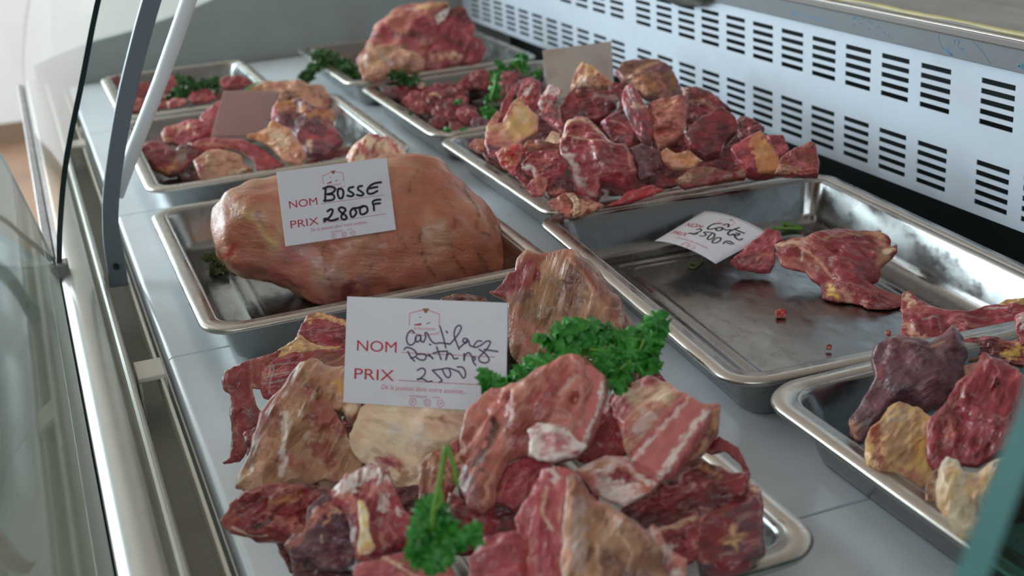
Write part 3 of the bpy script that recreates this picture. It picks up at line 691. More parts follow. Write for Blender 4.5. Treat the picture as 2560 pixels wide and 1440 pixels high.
meat('ragged_trimming', 'ragged dark red trimming overhanging the left rim of the front tray', FA, [(42, 1160), (90, 1080), (150, 1020), (260, 985), (360, 970), (470, 960), (560, 990), (610, 1000), (530, 1090), (480, 1180), (450, 1260), (350, 1250), (200, 1245), (90, 1212)],
     0.068, 'lean', 'rust', .5, .6, .5, .55, 20, [('orange', 40, [(280, 1060), (360, 1040), (440, 1040)], .7), ('salmon', 46, [(260, 1150), (340, 1170), (420, 1150)], .8), ('black', 20, [(190, 1200), (240, 1175), (290, 1150)], .9), ('dark', 50, [(120, 1100), (200, 1060), (300, 1030)], .6), ('cream', 12, [(80, 1190), (160, 1225), (260, 1235)], .7), ('black', 26, [(470, 980), (560, 1010)], .7)], .3, .45, group=GF, res=83, warp=.2, fac=5)
meat('purple_shank_chunk', 'purplish grey chunk with torn pink fat, at the front left of the front tray', FA, [(455, 1230), (480, 1100), (560, 1045), (640, 1080), (700, 1090), (715, 1350), (640, 1405), (540, 1395), (470, 1345), (400, 1345), (355, 1285), (400, 1230)],
     0.076, 'purple', 'mauve', .35, .6, .5, .5, 0, [('salmon', 46, [(480, 1180), (520, 1120), (600, 1080)]), ('peach', 26, [(560, 1170), (600, 1110), (640, 1110)]), ('salmon', 40, [(370, 1280), (440, 1250), (470, 1190)], .8), ('mauve', 16, [(470, 1275), (560, 1290), (640, 1275)], .8), ('dark', 60, [(480, 1330), (600, 1350)], .6), ('pale', 12, [(545, 1230), (545, 1270)], .8), ('dark', 30, [(400, 1320), (460, 1330)], .7)], .2, .2, group=GF, res=78, edge=.35)
kb = meat('marrow_bone_chunk', 'bone-in chunk with white gristle top and a yellow bone strip, beside the small parsley sprig', FA, [(590, 1005), (680, 930), (800, 878), (890, 925), (912, 1000), (960, 1080), (1010, 1160), (1022, 1240), (950, 1300), (830, 1340), (730, 1352), (700, 1290), (690, 1180), (650, 1090), (600, 1055)],
     0.096, 'rose', 'lean', .45, .55, .5, .5, 80, [('white', 70, [(650, 1000), (740, 930), (830, 920), (880, 960)]), ('bonered', 70, [(800, 1000), (860, 990)]), ('white', 50, [(850, 1080), (860, 1040)], .9), ('salmon', 40, [(620, 1020), (700, 1040), (720, 1100)]), ('dark', 26, [(700, 1150), (710, 1290)], .6), ('white', 16, [(930, 1090), (950, 1130)], .8), ('salmon', 20, [(840, 1220), (860, 1260), (880, 1280)]), ('bonered', 20, [(890, 1180), (920, 1240)]), ('dark', 24, [(880, 1300), (1000, 1230)], .6)], .5, .2, group=GF, res=83, edge=.35)
meat('bone', 'pale yellow bone strip', FA, [(728, 1050), (755, 1050), (785, 1120), (790, 1220), (820, 1290), (790, 1325), (735, 1335), (728, 1290), (742, 1190)], 0.106, 'cream', 'yellow', .4, .8, .4, .5, 80, [('salmon', 30, [(740, 1320), (800, 1300)], .7)], 0, .1, parent=kb, res=39)
meat('knuckle_joint', 'large pale glossy knuckle joint under the lower edge of the front price card', FA, [(740, 600), (790, 560), (950, 545), (1150, 560), (1290, 570), (1290, 680), (1250, 745), (1160, 790), (1090, 830), (1060, 920), (1040, 1040), (990, 1085), (930, 1000), (885, 920), (820, 885), (760, 850), (700, 800), (690, 720)],
     0.064, 'cream', 'pale', .5, .5, .5, .6, -30, [('pink', 90, [(900, 850)], .9), ('rose', 60, [(830, 860), (940, 880)], .7), ('white', 60, [(900, 680), (1030, 740)], .6), ('white', 46, [(1040, 640), (1060, 700)], .6), ('tan', 60, [(960, 980), (1020, 900)], .8), ('salmon', 90, [(1190, 640), (1270, 640)], .6), ('olive', 26, [(1080, 620), (1200, 650)], .4), ('orange', 50, [(770, 640), (720, 720)], .35)], .1, .14, group=GF, res=83, edge=.85)
meat('dark_lean_wedge', 'dark red lean wedge behind the stalk of the small parsley sprig', FA, [(1050, 870), (1090, 820), (1180, 770), (1265, 735), (1265, 900), (1190, 1050), (1110, 1090), (1040, 1045)], 0.088, 'lean', 'tan', .3, .5, .5, .5, 70, [('brown', 30, [(1080, 850), (1070, 960)], .7), ('rust', 40, [(1120, 800), (1220, 760)])], .4, .25, group=GF)
meat('pink_flat_piece', 'pink flat piece with pale sinew line, at the front edge below the small parsley sprig', FA, [(712, 1392), (820, 1358), (1000, 1328), (1180, 1338), (1225, 1440), (1255, 1520), (700, 1520)], 0.078, 'pink', 'rose', .4, .4, .4, .4, 0, [('pale', 14, [(860, 1345), (960, 1400), (1080, 1470)]), ('salmon', 12, [(880, 1345), (1000, 1390), (1140, 1440)], .8)], .4, .12, group=GF)
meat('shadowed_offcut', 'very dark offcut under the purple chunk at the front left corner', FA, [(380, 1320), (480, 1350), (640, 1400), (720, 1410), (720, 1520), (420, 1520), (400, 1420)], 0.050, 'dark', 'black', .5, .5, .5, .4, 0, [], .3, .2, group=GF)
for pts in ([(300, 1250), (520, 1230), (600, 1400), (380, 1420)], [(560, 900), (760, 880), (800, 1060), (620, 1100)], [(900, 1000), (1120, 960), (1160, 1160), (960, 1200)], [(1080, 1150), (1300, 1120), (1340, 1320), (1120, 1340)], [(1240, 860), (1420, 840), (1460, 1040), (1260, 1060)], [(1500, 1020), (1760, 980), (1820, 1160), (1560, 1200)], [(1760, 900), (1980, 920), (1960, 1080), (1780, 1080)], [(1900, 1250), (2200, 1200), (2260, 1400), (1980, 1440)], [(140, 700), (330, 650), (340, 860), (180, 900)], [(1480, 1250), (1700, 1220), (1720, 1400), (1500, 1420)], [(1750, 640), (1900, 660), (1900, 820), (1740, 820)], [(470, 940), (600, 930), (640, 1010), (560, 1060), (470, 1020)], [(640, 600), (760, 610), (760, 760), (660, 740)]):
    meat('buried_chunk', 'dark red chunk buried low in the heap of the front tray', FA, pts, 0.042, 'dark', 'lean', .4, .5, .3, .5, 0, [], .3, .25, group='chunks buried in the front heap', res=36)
# right half of the heap
meat('membrane_covered_joint', 'tall brown joint covered in dried membrane behind the large parsley', FB, [(240, 195), (330, 105), (330, 50), (370, 20), (440, 40), (540, 8), (580, 18), (650, 70), (740, 185), (785, 245), (845, 375), (870, 490), (760, 600), (480, 560), (330, 500), (300, 430), (300, 240), (212, 196)],
     0.080, 'brown', 'tan', .40, .5, .4, .75, 70, [('lean', 90, [(260, 185), (330, 140), (400, 90)]), ('pink', 16, [(215, 196), (300, 200)], .8), ('rust', 40, [(340, 50), (400, 40), (560, 20)], .8), ('olive', 120, [(480, 170), (430, 260)], .6), ('salmon', 120, [(340, 350), (420, 430)], .75), ('tan', 60, [(600, 290), (480, 330)], .7), ('rust', 24, [(600, 60), (680, 160), (760, 290), (850, 400)], .8), ('peach', 14, [(560, 40), (640, 140), (700, 260)], .5), ('mauve', 40, [(300, 250), (380, 200)], .6)], .5, .2, group=GF, res=98, csc=1.4)
meat('dried_crust_bit', 'small dark dried crust of meat just above the top edge of the front price card', FB, [(5, 222), (60, 206), (130, 205), (200, 216), (215, 250), (100, 262), (0, 255)], 0.078, 'dark', 'brown', .5, .7, .6, .5, 0, [('tan', 8, [(20, 214), (120, 210)], .6)], .3, .5, group=GF, res=39)
meat('lean_back_piece', 'red lean piece with frayed edge right behind the large parsley', FB, [(840, 520), (920, 510), (985, 580), (1005, 640), (900, 660), (800, 600)], 0.066, 'lean', 'dark', .4, .5, .5, .5, 50, [], .4, .3, group=GF)
rib = meat('rib_bone_chunk', 'large meaty rib chunk just right of the front price card, below the large parsley', FB, [(195, 625), (330, 590), (450, 540), (560, 488), (640, 508), (722, 570), (722, 640), (692, 740), (645, 860), (600, 905), (470, 930), (385, 905), (310, 930), (262, 1010), (225, 1130), (170, 1162), (110, 1140), (80, 1060), (78, 960), (130, 930), (90, 905), (92, 840), (130, 700)],
     0.118, 'rust', 'salmon', .45, .5, .45, .5, 60, [('salmon', 70, [(200, 650), (260, 720), (180, 820)], .7), ('peach', 40, [(330, 620), (420, 590)], .6), ('rose', 60, [(420, 690), (560, 560)], .8), ('lean', 40, [(340, 760), (330, 860)], .7), ('black', 44, [(232, 780), (190, 920), (150, 960)], .85), ('purple', 60, [(110, 980), (120, 1090)], .8), ('mauve', 26, [(150, 1060), (160, 1140)], .7), ('peach', 26, [(220, 1000), (200, 1110)], .7), ('cream', 20, [(95, 850), (100, 900)], .5), ('white', 24, [(520, 640), (600, 560)], .4)], .4, .3, group=GF, res=98, warp=.13)
meat('bone', 'sawn rib bone with a red and white striped face', FB, [(610, 525), (655, 520), (722, 572), (722, 640), (690, 740), (640, 862), (600, 890), (545, 800), (575, 700)], 0.132, 'bonered', 'bonered', .4, .5, .5, .55, 65, [('white', 22, [(715, 590), (695, 720), (630, 860)]), ('grey', 26, [(625, 560), (600, 660), (570, 760)], .8), ('bonered', 34, [(665, 560), (640, 700), (600, 820)]), ('grey', 10, [(650, 540), (625, 680)], .7)], .1, .04, parent=rib, res=52, edge=.25, fac=0)
meat('cartilage', 'white and pink cartilage end of the rib', FB, [(388, 800), (430, 778), (540, 790), (600, 850), (640, 868), (600, 908), (470, 935), (385, 905), (400, 850)], 0.130, 'white', 'pink', .35, .6, .5, .5, 10, [('pink', 40, [(440, 830), (530, 860)], .8), ('white', 14, [(400, 800), (540, 800), (600, 860)])], .1, .08, parent=rib, res=46)
meat('lean_middle_piece', 'red lean piece wedged between the two rib chunks of the front tray', FB, [(600, 930), (690, 760), (760, 640), (800, 780), (830, 880), (740, 960)], 0.098, 'lean', 'rose', .4, .5, .5, .5, 60, [('pink', 30, [(660, 900), (760, 840)], .6)], .6, .2, group=GF)
rb2 = meat('rib_end_chunk', 'pale-topped rib chunk at the right side of the front heap', FB, [(750, 685), (780, 640), (850, 598), (920, 576), (1000, 608), (1060, 650), (1130, 690), (1220, 700), (1215, 790), (1150, 900), (1060, 1000), (960, 1022), (840, 955), (820, 880), (790, 800), (765, 720)], 0.102, 'peach', 'pink', .45, .5, .5, .5, 40,
     [('pale', 90, [(860, 640), (970, 640)]), ('cream', 50, [(950, 650), (1010, 680)], .8), ('pink', 60, [(780, 690), (830, 790)], .9), ('salmon', 26, [(770, 660), (830, 760), (850, 860)]), ('white', 60, [(920, 740), (880, 800)], .6), ('pink', 40, [(1050, 960), (1090, 970)])], .4, .2, group=GF, res=72)
meat('bone', 'striped sawn rib bone', FB, [(1080, 648), (1140, 688), (1200, 742), (1120, 862), (1040, 980), (965, 1020), (900, 985), (832, 945), (835, 900), (950, 775)], 0.114, 'bonered', 'bonered', .4, .55, .5, .55, 45, [('white', 20, [(1090, 655), (960, 800), (838, 935)], .8), ('white', 26, [(1170, 720), (1080, 830), (960, 1010)], .95), ('bonered', 34, [(1110, 690), (980, 840), (870, 960)], .9), ('rose', 14, [(1075, 660), (940, 800), (830, 910)], .8), ('pink', 20, [(1150, 800), (1050, 960)])], .1, .05, parent=rb2, res=52, edge=.25, fac=0)
meat('fat', 'tan fatty end', FB, [(1180, 722), (1232, 698), (1222, 790), (1160, 890), (1100, 932), (1102, 850)], 0.113, 'tan', 'rust', .4, .6, .5, .5, 60, [('black', 26, [(1200, 800), (1190, 830)], .7)], .1, .25, parent=rb2, res=39)
meat('dangling_strip', 'thin red strip dangling over the right rim of the front tray', FB, [(1160, 892), (1225, 828), (1310, 878), (1345, 950), (1364, 990), (1350, 1014), (1318, 945), (1250, 890), (1190, 905)], 0.086, 'lean', 'rust', .4, .8, .6, .5, 140, [], .2, .15, group=GF, res=57, warp=.05)
meat('cross_cut_bone_piece', 'cross-cut bone piece with white ovals in the middle of the front heap', FB, [(605, 985), (720, 930), (820, 925), (870, 980), (970, 1030), (920, 1070), (800, 1125), (700, 1080)], 0.098, 'salmon', 'white', .45, .4, .5, .45, 10, [('lean', 46, [(770, 990), (830, 1010)]), ('white', 40, [(760, 1060), (840, 1060)]), ('white', 26, [(870, 1000), (940, 1030)]), ('tan', 20, [(650, 980), (740, 940)])], .2, .1, group=GF)
meat('long_lean_slab', 'long dark red slab along the right rim of the front tray', FB, [(800, 1150), (900, 1075), (1000, 1010), (1140, 935), (1270, 1005), (1352, 1000), (1335, 1090), (1210, 1150), (1000, 1230), (880, 1230)], 0.082, 'lean', 'dark', .5, .45, .5, .4, 20, [('orange', 30, [(1150, 960), (1230, 1010)], .6), ('dark', 60, [(860, 1190), (1050, 1180)], .7), ('salmon', 16, [(980, 1090), (1100, 1040), (1240, 1020)], .5)], .6, .2, group=GF, res=72)
meat('square_bone_in_steak', 'square dark chunk with a yellow marrow star, in the right corner of the front tray', FB, [(1128, 1200), (1180, 1120), (1340, 1004), (1402, 1060), (1408, 1200), (1424, 1320), (1360, 1385), (1230, 1415), (1140, 1400), (1108, 1300)], 0.072, 'purple', 'lean', .5, .35, .6, .35, 30, [('salmon', 16, [(1135, 1210), (1190, 1130), (1340, 1020)], .9), ('pale', 30, [(1345, 1030), (1395, 1070)], .8), ('salmon', 14, [(1140, 1220), (1130, 1330), (1180, 1390)], .8), ('fat', 26, [(1240, 1290), (1340, 1260)], .8), ('fat', 24, [(1280, 1230), (1300, 1320)], .75), ('rust', 40, [(1170, 1190), (1290, 1110)], .7)], .5, .12, group=GF, res=67, edge=.25)
meat('marbled_slab', 'red and white marbled slab left of the square chunk, inside the right rim', FB, [(880, 1250), (1000, 1220), (1130, 1160), (1140, 1350), (1060, 1400), (960, 1330)], 0.070, 'lean', 'rose', .4, .4, .5, .4, 10, [('pale', 30, [(900, 1245), (1020, 1215), (1125, 1175)], .8), ('white', 24, [(960, 1330), (1020, 1310)], .7), ('dark', 60, [(1050, 1290)], .8)], .6, .15, group=GF)
meat('pink_centre_chunk', 'bright pink chunk in the front tray, directly left of the triangular blade bone', FB, [(450, 968), (520, 956), (600, 1000), (645, 1070), (610, 1160), (570, 1300), (560, 1500), (350, 1500), (352, 1300), (328, 1190), (390, 1100), (430, 1010)], 0.106, 'pink', 'rose', .4, .5, .5, .5, 80, [('white', 30, [(480, 970), (510, 1020)], .8), ('pale', 14, [(470, 1050), (450, 1160), (500, 1240)], .8), ('pale', 10, [(540, 1080), (520, 1200)], .7), ('rose', 50, [(400, 1200), (420, 1400)], .6)], .8, .2, group=GF, res=78)
meat('rounded_pink_piece', 'smooth rounded pink piece at the front edge, right of the small parsley sprig', FB, [(128, 1375), (200, 1285), (330, 1258), (380, 1300), (385, 1500), (140, 1500)], 0.094, 'pink', 'rose', .4, .6, .5, .5, 0, [], .4, .1, group=GF, edge=.9)
meat('blade_bone', 'triangular brown blade bone standing at the front centre of the front tray', FB, [(560, 998), (592, 1010), (660, 1100), (800, 1180), (915, 1260), (965, 1340), (985, 1500), (530, 1500), (550, 1250)], 0.112, 'brown', 'tan', .45, .4, .4, .5, 70, [('peach', 26, [(572, 1010), (565, 1200), (550, 1400)], .9), ('grey', 60, [(620, 1150), (600, 1400)], .6), ('rust', 60, [(640, 1060), (700, 1120)], .6), ('dark', 60, [(760, 1350), (800, 1420)], .6), ('pale', 16, [(690, 1300), (700, 1440)], .6), ('pale', 14, [(780, 1250), (840, 1330), (820, 1420)], .6), ('salmon', 14, [(660, 1110), (800, 1190), (920, 1270)], .6)], .3, .22, group=GF, res=83)
meat('bone_splinter', 'narrow pale splinter of bone with red edge beside the blade bone', FB, [(925, 1222), (962, 1236), (1000, 1330), (1082, 1368), (1075, 1500), (930, 1500)], 0.098, 'salmon', 'white', .45, .5, .5, .5, 75, [('white', 24, [(935, 1240), (930, 1400)], .8), ('lean', 40, [(990, 1360), (1010, 1450)], .7)], .3, .15, group=GF)
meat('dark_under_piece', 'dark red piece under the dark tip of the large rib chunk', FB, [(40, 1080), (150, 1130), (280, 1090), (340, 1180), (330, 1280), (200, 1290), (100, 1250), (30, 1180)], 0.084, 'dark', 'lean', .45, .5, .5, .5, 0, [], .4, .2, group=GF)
meat('red_middle_strip', 'red strip under the cartilage end of the large rib chunk', FB, [(240, 1110), (300, 960), (400, 920), (500, 940), (450, 1010), (400, 1090), (330, 1150)], 0.100, 'rose', 'lean', .4, .5, .5, .5, 40, [('pink', 20, [(300, 1080), (400, 960)], .6)], .6, .2, group=GF)

# ---------------------------------------------------------------- thin rib pieces on the nearly empty tray
GC = 'rib pieces on the nearly empty tray'
meat('pink_offcut', 'small pink offcut touching the right corner of the fallen price card', FC, [(1200, 328), (1262, 348), (1275, 385), (1228, 410), (1228, 500), (1200, 552), (1130, 555), (1050, 540), (995, 510), (1070, 440), (1140, 380)], 0.024, 'pink', 'lean', .35, .5, .35, .5, 40, [('mauve', 50, [(1060, 500), (1120, 470)], .6), ('peach', 20, [(1120, 510), (1160, 460)], .7)], .4, .2, group=GC)
meat('t_shaped_rib', 'T-shaped thin rib piece with yellow fat edge in the middle of the nearly empty tray', FC, [(1220, 400), (1300, 390), (1390, 383), (1480, 368), (1600, 348), (1780, 338), (1822, 380), (1838, 428), (1868, 425), (1868, 445), (1838, 480), (1795, 520), (1770, 580), (1728, 603), (1790, 650), (1900, 698), (1918, 760), (1830, 802), (1720, 792), (1640, 750), (1570, 732), (1500, 690), (1488, 630), (1440, 600), (1400, 552), (1330, 540), (1260, 512), (1235, 440)],
     0.020, 'lean', 'rust', .3, .42, .22, .35, -30, [('pale', 26, [(1240, 402), (1390, 392)], .8), ('tan', 60, [(1800, 360), (1830, 440), (1800, 500)]), ('pale', 24, [(1820, 450), (1865, 435)]), ('tan', 20, [(1500, 368), (1640, 355), (1780, 348)], .8), ('peach', 16, [(1340, 400), (1440, 470), (1540, 590)], .8), ('salmon', 40, [(1290, 500), (1380, 520), (1450, 590)], .7), ('yellow', 44, [(1530, 640), (1560, 700)], .95), ('peach', 34, [(1590, 650), (1640, 720)], .7), ('white', 10, [(1380, 440), (1370, 500)], .7), ('pink', 24, [(1680, 760), (1800, 760)], .5)], .4, .22, group=GC, res=109, edge=.6)
meat('flat_rib', 'flat rib piece with white knob end, at the near end of the nearly empty tray', FRt, [(690, 62), (742, 58), (800, 108), (900, 148), (1000, 170), (1060, 150), (1100, 128), (1290, 120), (1330, 180), (1180, 225), (990, 272), (930, 255), (850, 312), (780, 295), (685, 290), (698, 200), (692, 130)],
     0.024, 'lean', 'rose', .35, .4, .3, .4, 0, [('pale', 34, [(715, 80), (740, 110)]), ('salmon', 40, [(700, 150), (780, 130)], .6), ('peach', 30, [(710, 210), (760, 270), (860, 300)]), ('grey', 10, [(790, 190), (860, 180), (880, 250)], .7), ('white', 8, [(1090, 140), (1200, 132)], .7)], .5, .2, group=GC, res=83)
meat('fat_end', 'lumpy yellow fat end on the far edge of the near right heap', FRt, [(1160, 118), (1200, 96), (1290, 92), (1340, 110), (1330, 140), (1200, 138)], 0.034, 'fat', 'tan', .35, .6, .5, .4, 0, [], 0, .3, cat='meat', group=GC, res=39)
for nm, lb, x, y, r in [('meat_crumb', 'frayed red meat crumb alone in the middle of the nearly empty tray', 1263, 778, 34), ('meat_crumb', 'tiny pink crumb just left of the near right heap', 1835, 881, 20), ('meat_crumb', 'tiny flat red crumb near the front edge of the nearly empty tray', 1518, 957, 20), ('meat_crumb', 'dark red crumb against the right wall of the nearly empty tray', 2048, 577, 22), ('meat_crumb', 'tiny red speck near the green stalk in the nearly empty tray', 1378, 350, 9)]:
    a = np.linspace(0, 6.283, 11)[:-1]; pts = [(x + r * (0.75 + 0.35 * rnd.random()) * math.cos(t), y + r * .8 * (0.75 + 0.35 * rnd.random()) * math.sin(t)) for t in a]
    meat(nm, lb, FC, pts, 0.006, 'redw' if r > 30 else 'lean', 'salmon', .4, .9, .6, .5, 0, [], .2, .5, group='meat crumbs on the nearly empty tray', res=26, cat='meat crumb')

# ---------------------------------------------------------------- near right tray
GR = 'beef pieces in the near right tray'
meat('purple_muscle', 'large glossy purple muscle piece at the far left of the near right tray', FRt, [(545, 400), (568, 318), (660, 288), (760, 300), (830, 322), (900, 290), (938, 238), (985, 282), (1005, 360), (965, 470), (945, 560), (870, 622), (790, 645), (700, 610), (645, 625), (600, 690), (540, 730), (500, 800), (455, 775), (443, 705), (500, 610), (560, 500)],
     0.066, 'purple', 'mauve', .4, .55, .4, .6, 30, [('dark', 70, [(590, 340), (760, 320)], .5), ('dark', 60, [(960, 300), (980, 400)], .6), ('pink', 16, [(585, 420), (590, 510)], .6), ('peach', 34, [(455, 700), (470, 770)], .8), ('tan', 16, [(830, 318), (900, 300)], .6), ('mauve', 90, [(800, 540)], .6), ('grey', 7, [(720, 400), (780, 350), (820, 380)], .6)], .15, .14, group=GR, res=91, edge=.8, fac=1, an=.25)
meat('tan_fat_piece', 'yellow-tan fat-covered piece below the purple muscle in the near right tray', FRt, [(520, 800), (548, 728), (590, 690), (620, 625), (680, 598), (760, 622), (825, 680), (838, 760), (805, 830), (840, 940), (800, 1015), (700, 985), (600, 962), (530, 895)], 0.064, 'fat', 'tan', .4, .45, .4, .5, 60, [('rust', 60, [(560, 740), (580, 860), (620, 930)], .8), ('redw', 20, [(570, 710), (545, 780)], .6), ('grey', 60, [(660, 650), (700, 660)], .7), ('yellow', 60, [(780, 780), (770, 900)], .6), ('salmon', 30, [(650, 900), (760, 960)], .7), ('rust', 5, [(660, 880), (740, 800), (800, 770)], .7)], .1, .15, group=GR, res=72)
meat('red_muscle', 'big bright red muscle piece in the middle of the near right tray', FRt, [(920, 600), (958, 500), (1060, 440), (1095, 352), (1180, 388), (1250, 430), (1300, 500), (1320, 700), (1290, 830), (1150, 855), (1060, 902), (990, 880), (900, 882), (845, 942), (800, 868), (830, 690), (880, 642)],
     0.082, 'rose', 'lean', .4, .5, .45, .55, 70, [('salmon', 24, [(910, 660), (940, 750)], .9), ('salmon', 20, [(950, 850), (970, 890)], .6), ('pink', 8, [(960, 560), (930, 650), (920, 720)], .7), ('pink', 8, [(1040, 600), (1100, 720), (1090, 820)], .6), ('dark', 40, [(1140, 500), (1170, 560)], .5), ('dark', 10, [(880, 660), (890, 760), (990, 870)], .5), ('pale', 12, [(1030, 610)], .8)], .5, .2, group=GR, res=91)
meat('lean_back_strip', 'dark red strip behind the big red muscle, by the near right tray rim', FRt, [(985, 300), (1080, 278), (1200, 300), (1340, 290), (1350, 430), (1180, 400), (1100, 360), (1010, 395), (985, 350)], 0.052, 'lean', 'dark', .4, .5, .5, .4, 0, [('salmon', 36, [(1180, 290), (1290, 310)], .8), ('tan', 40, [(1010, 380), (1080, 395)], .8), ('yellow', 50, [(1200, 370), (1290, 320)], .9)], .4, .2, group=GR)
meat('fatty_corner_piece', 'small pale fatty piece between the purple and red muscles', FRt, [(945, 480), (985, 420), (1070, 400), (1060, 450), (960, 520)], 0.072, 'peach', 'pink', .4, .5, .5, .5, 0, [], .1, .2, group=GR, res=39)
meat('cartilage_knob', 'pale yellow cartilage knob with ragged white gristle in the front of the near right tray', FRt, [(880, 900), (920, 860), (970, 880), (990, 945), (1060, 960), (1130, 900), (1185, 870), (1215, 1000), (1160, 1150), (1062, 1262), (980, 1240), (900, 1150), (862, 1090), (866, 970)], 0.078, 'cream', 'fat', .4, .55, .45, .5, 75, [('white', 22, [(890, 900), (930, 868), (975, 900), (985, 960)]), ('yellow', 40, [(940, 930), (940, 1010)], .6), ('pink', 40, [(1040, 1060), (1060, 1180)], .7), ('pink', 26, [(1100, 1050), (1090, 1180)], .6), ('salmon', 16, [(960, 1000), (1040, 985), (1090, 960)], .6), ('mauve', 40, [(1160, 900), (1170, 1000)], .7)], .1, .22, group=GR, res=78)
meat('brown_knob_piece', 'brownish rounded piece tucked left of the pale cartilage knob', FRt, [(808, 1000), (840, 930), (880, 915), (880, 1090), (850, 1120), (805, 1080)], 0.060, 'tan', 'brown', .4, .6, .5, .5, 0, [('pale', 30, [(850, 980), (860, 1040)], .6)], .1, .1, group=GR, res=44)
meat('near_edge_muscle', 'red muscle piece at the right edge, seen through the teal glass', FRt, [(1190, 860), (1300, 820), (1400, 860), (1400, 1140), (1200, 1180), (1160, 1050)], 0.070, 'rose', 'lean', .4, .5, .5, .5, 60, [('pale', 20, [(1210, 880), (1230, 900)])], .4, .2, group=GR)
meat('upper_edge_muscle', 'red knob of meat above the big red muscle, cut off by the photo edge', FRt, [(1240, 180), (1330, 150), (1400, 200), (1380, 330), (1270, 310), (1250, 250)], 0.085, 'rose', 'pink', .4, .5, .5, .5, 0, [('white', 30, [(1275, 170), (1280, 230)], .8)], .4, .15, group=GR, res=44)

# ---------------------------------------------------------------- the tall mixed pile
GP = 'pieces of the tall mixed meat pile'
def zp(pts, dz=0.0):
    y = FP(pts)[:, 1].mean(); return 0.040 + np.clip((500 - y) / (500 - 175), -0.1, 1.1) * 0.100 + dz
def pile(name, label, pts, col, col2, dz=0.0, **k):
    k.setdefault('tilt', 0.55); k.setdefault('res', 52); k.setdefault('edge', 0.45)
    return meat(name, label, FP, pts, zp(pts, dz), col, col2, group=GP, **k)
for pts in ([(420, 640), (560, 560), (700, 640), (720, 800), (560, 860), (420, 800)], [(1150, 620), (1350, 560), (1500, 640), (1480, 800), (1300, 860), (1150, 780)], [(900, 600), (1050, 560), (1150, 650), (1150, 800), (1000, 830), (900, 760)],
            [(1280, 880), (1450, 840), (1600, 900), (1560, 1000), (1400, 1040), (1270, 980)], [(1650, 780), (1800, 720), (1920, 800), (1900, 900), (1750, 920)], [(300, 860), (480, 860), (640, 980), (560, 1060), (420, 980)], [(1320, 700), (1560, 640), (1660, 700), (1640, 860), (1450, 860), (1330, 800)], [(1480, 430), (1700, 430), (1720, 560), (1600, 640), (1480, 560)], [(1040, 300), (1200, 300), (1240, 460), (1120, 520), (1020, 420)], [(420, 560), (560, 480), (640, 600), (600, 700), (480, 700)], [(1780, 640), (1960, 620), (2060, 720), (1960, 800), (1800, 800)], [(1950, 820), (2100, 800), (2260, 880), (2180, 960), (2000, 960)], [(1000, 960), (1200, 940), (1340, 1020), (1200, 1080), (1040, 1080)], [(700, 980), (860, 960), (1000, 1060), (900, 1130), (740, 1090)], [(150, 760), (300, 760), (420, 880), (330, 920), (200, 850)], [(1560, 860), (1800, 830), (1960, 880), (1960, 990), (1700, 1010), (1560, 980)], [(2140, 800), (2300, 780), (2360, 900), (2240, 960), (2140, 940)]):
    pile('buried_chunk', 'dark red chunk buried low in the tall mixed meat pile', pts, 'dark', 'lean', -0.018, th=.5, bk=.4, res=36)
pile('fat_topped_chunk', 'chunk with a pointed yellowish fat tip in front of the grey card back', [(770, 340), (785, 290), (812, 200), (850, 155), (902, 172), (960, 230), (1060, 290), (1040, 330), (930, 345), (800, 360)], 'peach', 'fat', -0.012, ang=60, strokes=[('lean', 60, [(960, 270), (1040, 310)], .8), ('white', 60, [(860, 290), (830, 320)], .7), ('pink', 24, [(810, 220), (780, 320)], .7), ('rose', 26, [(780, 310), (720, 360)], .6)])
pile('round_lean_chunk', 'round dark red chunk at the upper middle of the tall pile, below the yellowish tip', [(690, 500), (735, 400), (800, 345), (880, 330), (960, 365), (1060, 355), (1115, 420), (1075, 480), (1010, 545), (900, 565), (780, 555), (705, 580)], 'lean', 'dark', 0.0, mix=.55, strokes=[('grey', 40, [(950, 380), (1020, 390), (1090, 420)], .6), ('dark', 26, [(880, 440), (920, 470)], .5), ('salmon', 16, [(800, 360), (960, 330), (1060, 300)], .6)], ang=20)
pile('pale_corner_chunk', 'pale pink chunk of the tall pile beside the lower end of the grey card', [(545, 450), (565, 390), (625, 308), (705, 350), (665, 425), (575, 490)], 'pink', 'white', -0.004, ang=60, strokes=[('white', 50, [(640, 340), (660, 370)], .7)])
pile('mauve_wedge', 'mauve wedge with a white membrane edge, left of the round dark chunk', [(555, 515), (620, 448), (692, 455), (705, 560), (728, 600), (715, 660), (650, 600)], 'mauve', 'pink', 0.0, strokes=[('pale', 12, [(690, 460), (700, 560)], .8), ('salmon', 16, [(560, 510), (620, 450)], .6)])
yc = pile('yellow_fat_cube', 'pale yellow cut cube of fat with pink base on the left of the tall pile', [(172, 720), (185, 610), (300, 590), (385, 425), (418, 425), (532, 540), (540, 640), (385, 745), (275, 752), (182, 745)], 'peach', 'salmon', 0.012, strokes=[('fat', 0, [(305, 610), (392, 425), (420, 428), (530, 540), (495, 640), (380, 700)]), ('cream', 60, [(400, 480), (440, 560)], .6), ('peach', 0, [(530, 540), (545, 640), (380, 745), (375, 705), (495, 640)]), ('pink', 34, [(190, 720), (330, 730)], .8), ('salmon', 24, [(185, 640), (290, 600)], .5), ('fat', 30, [(190, 620), (280, 610)], .6)], marb=.1, edge=.25, relief=.08)
pile('red_sliver', 'upright red sliver leaning above the pale yellow fat cube', [(255, 600), (292, 440), (370, 308), (378, 370), (330, 540), (270, 610)], 'lean', 'rose', -0.01, ang=70, strokes=[('redw', 16, [(370, 320), (350, 380)], .8), ('peach', 26, [(190, 590), (250, 510)], .8)])
pile('salmon_sliver', 'salmon fat sliver on the left rim of the tall pile', [(185, 600), (262, 490), (285, 520), (250, 600)], 'salmon', 'peach', -0.012, res=26)
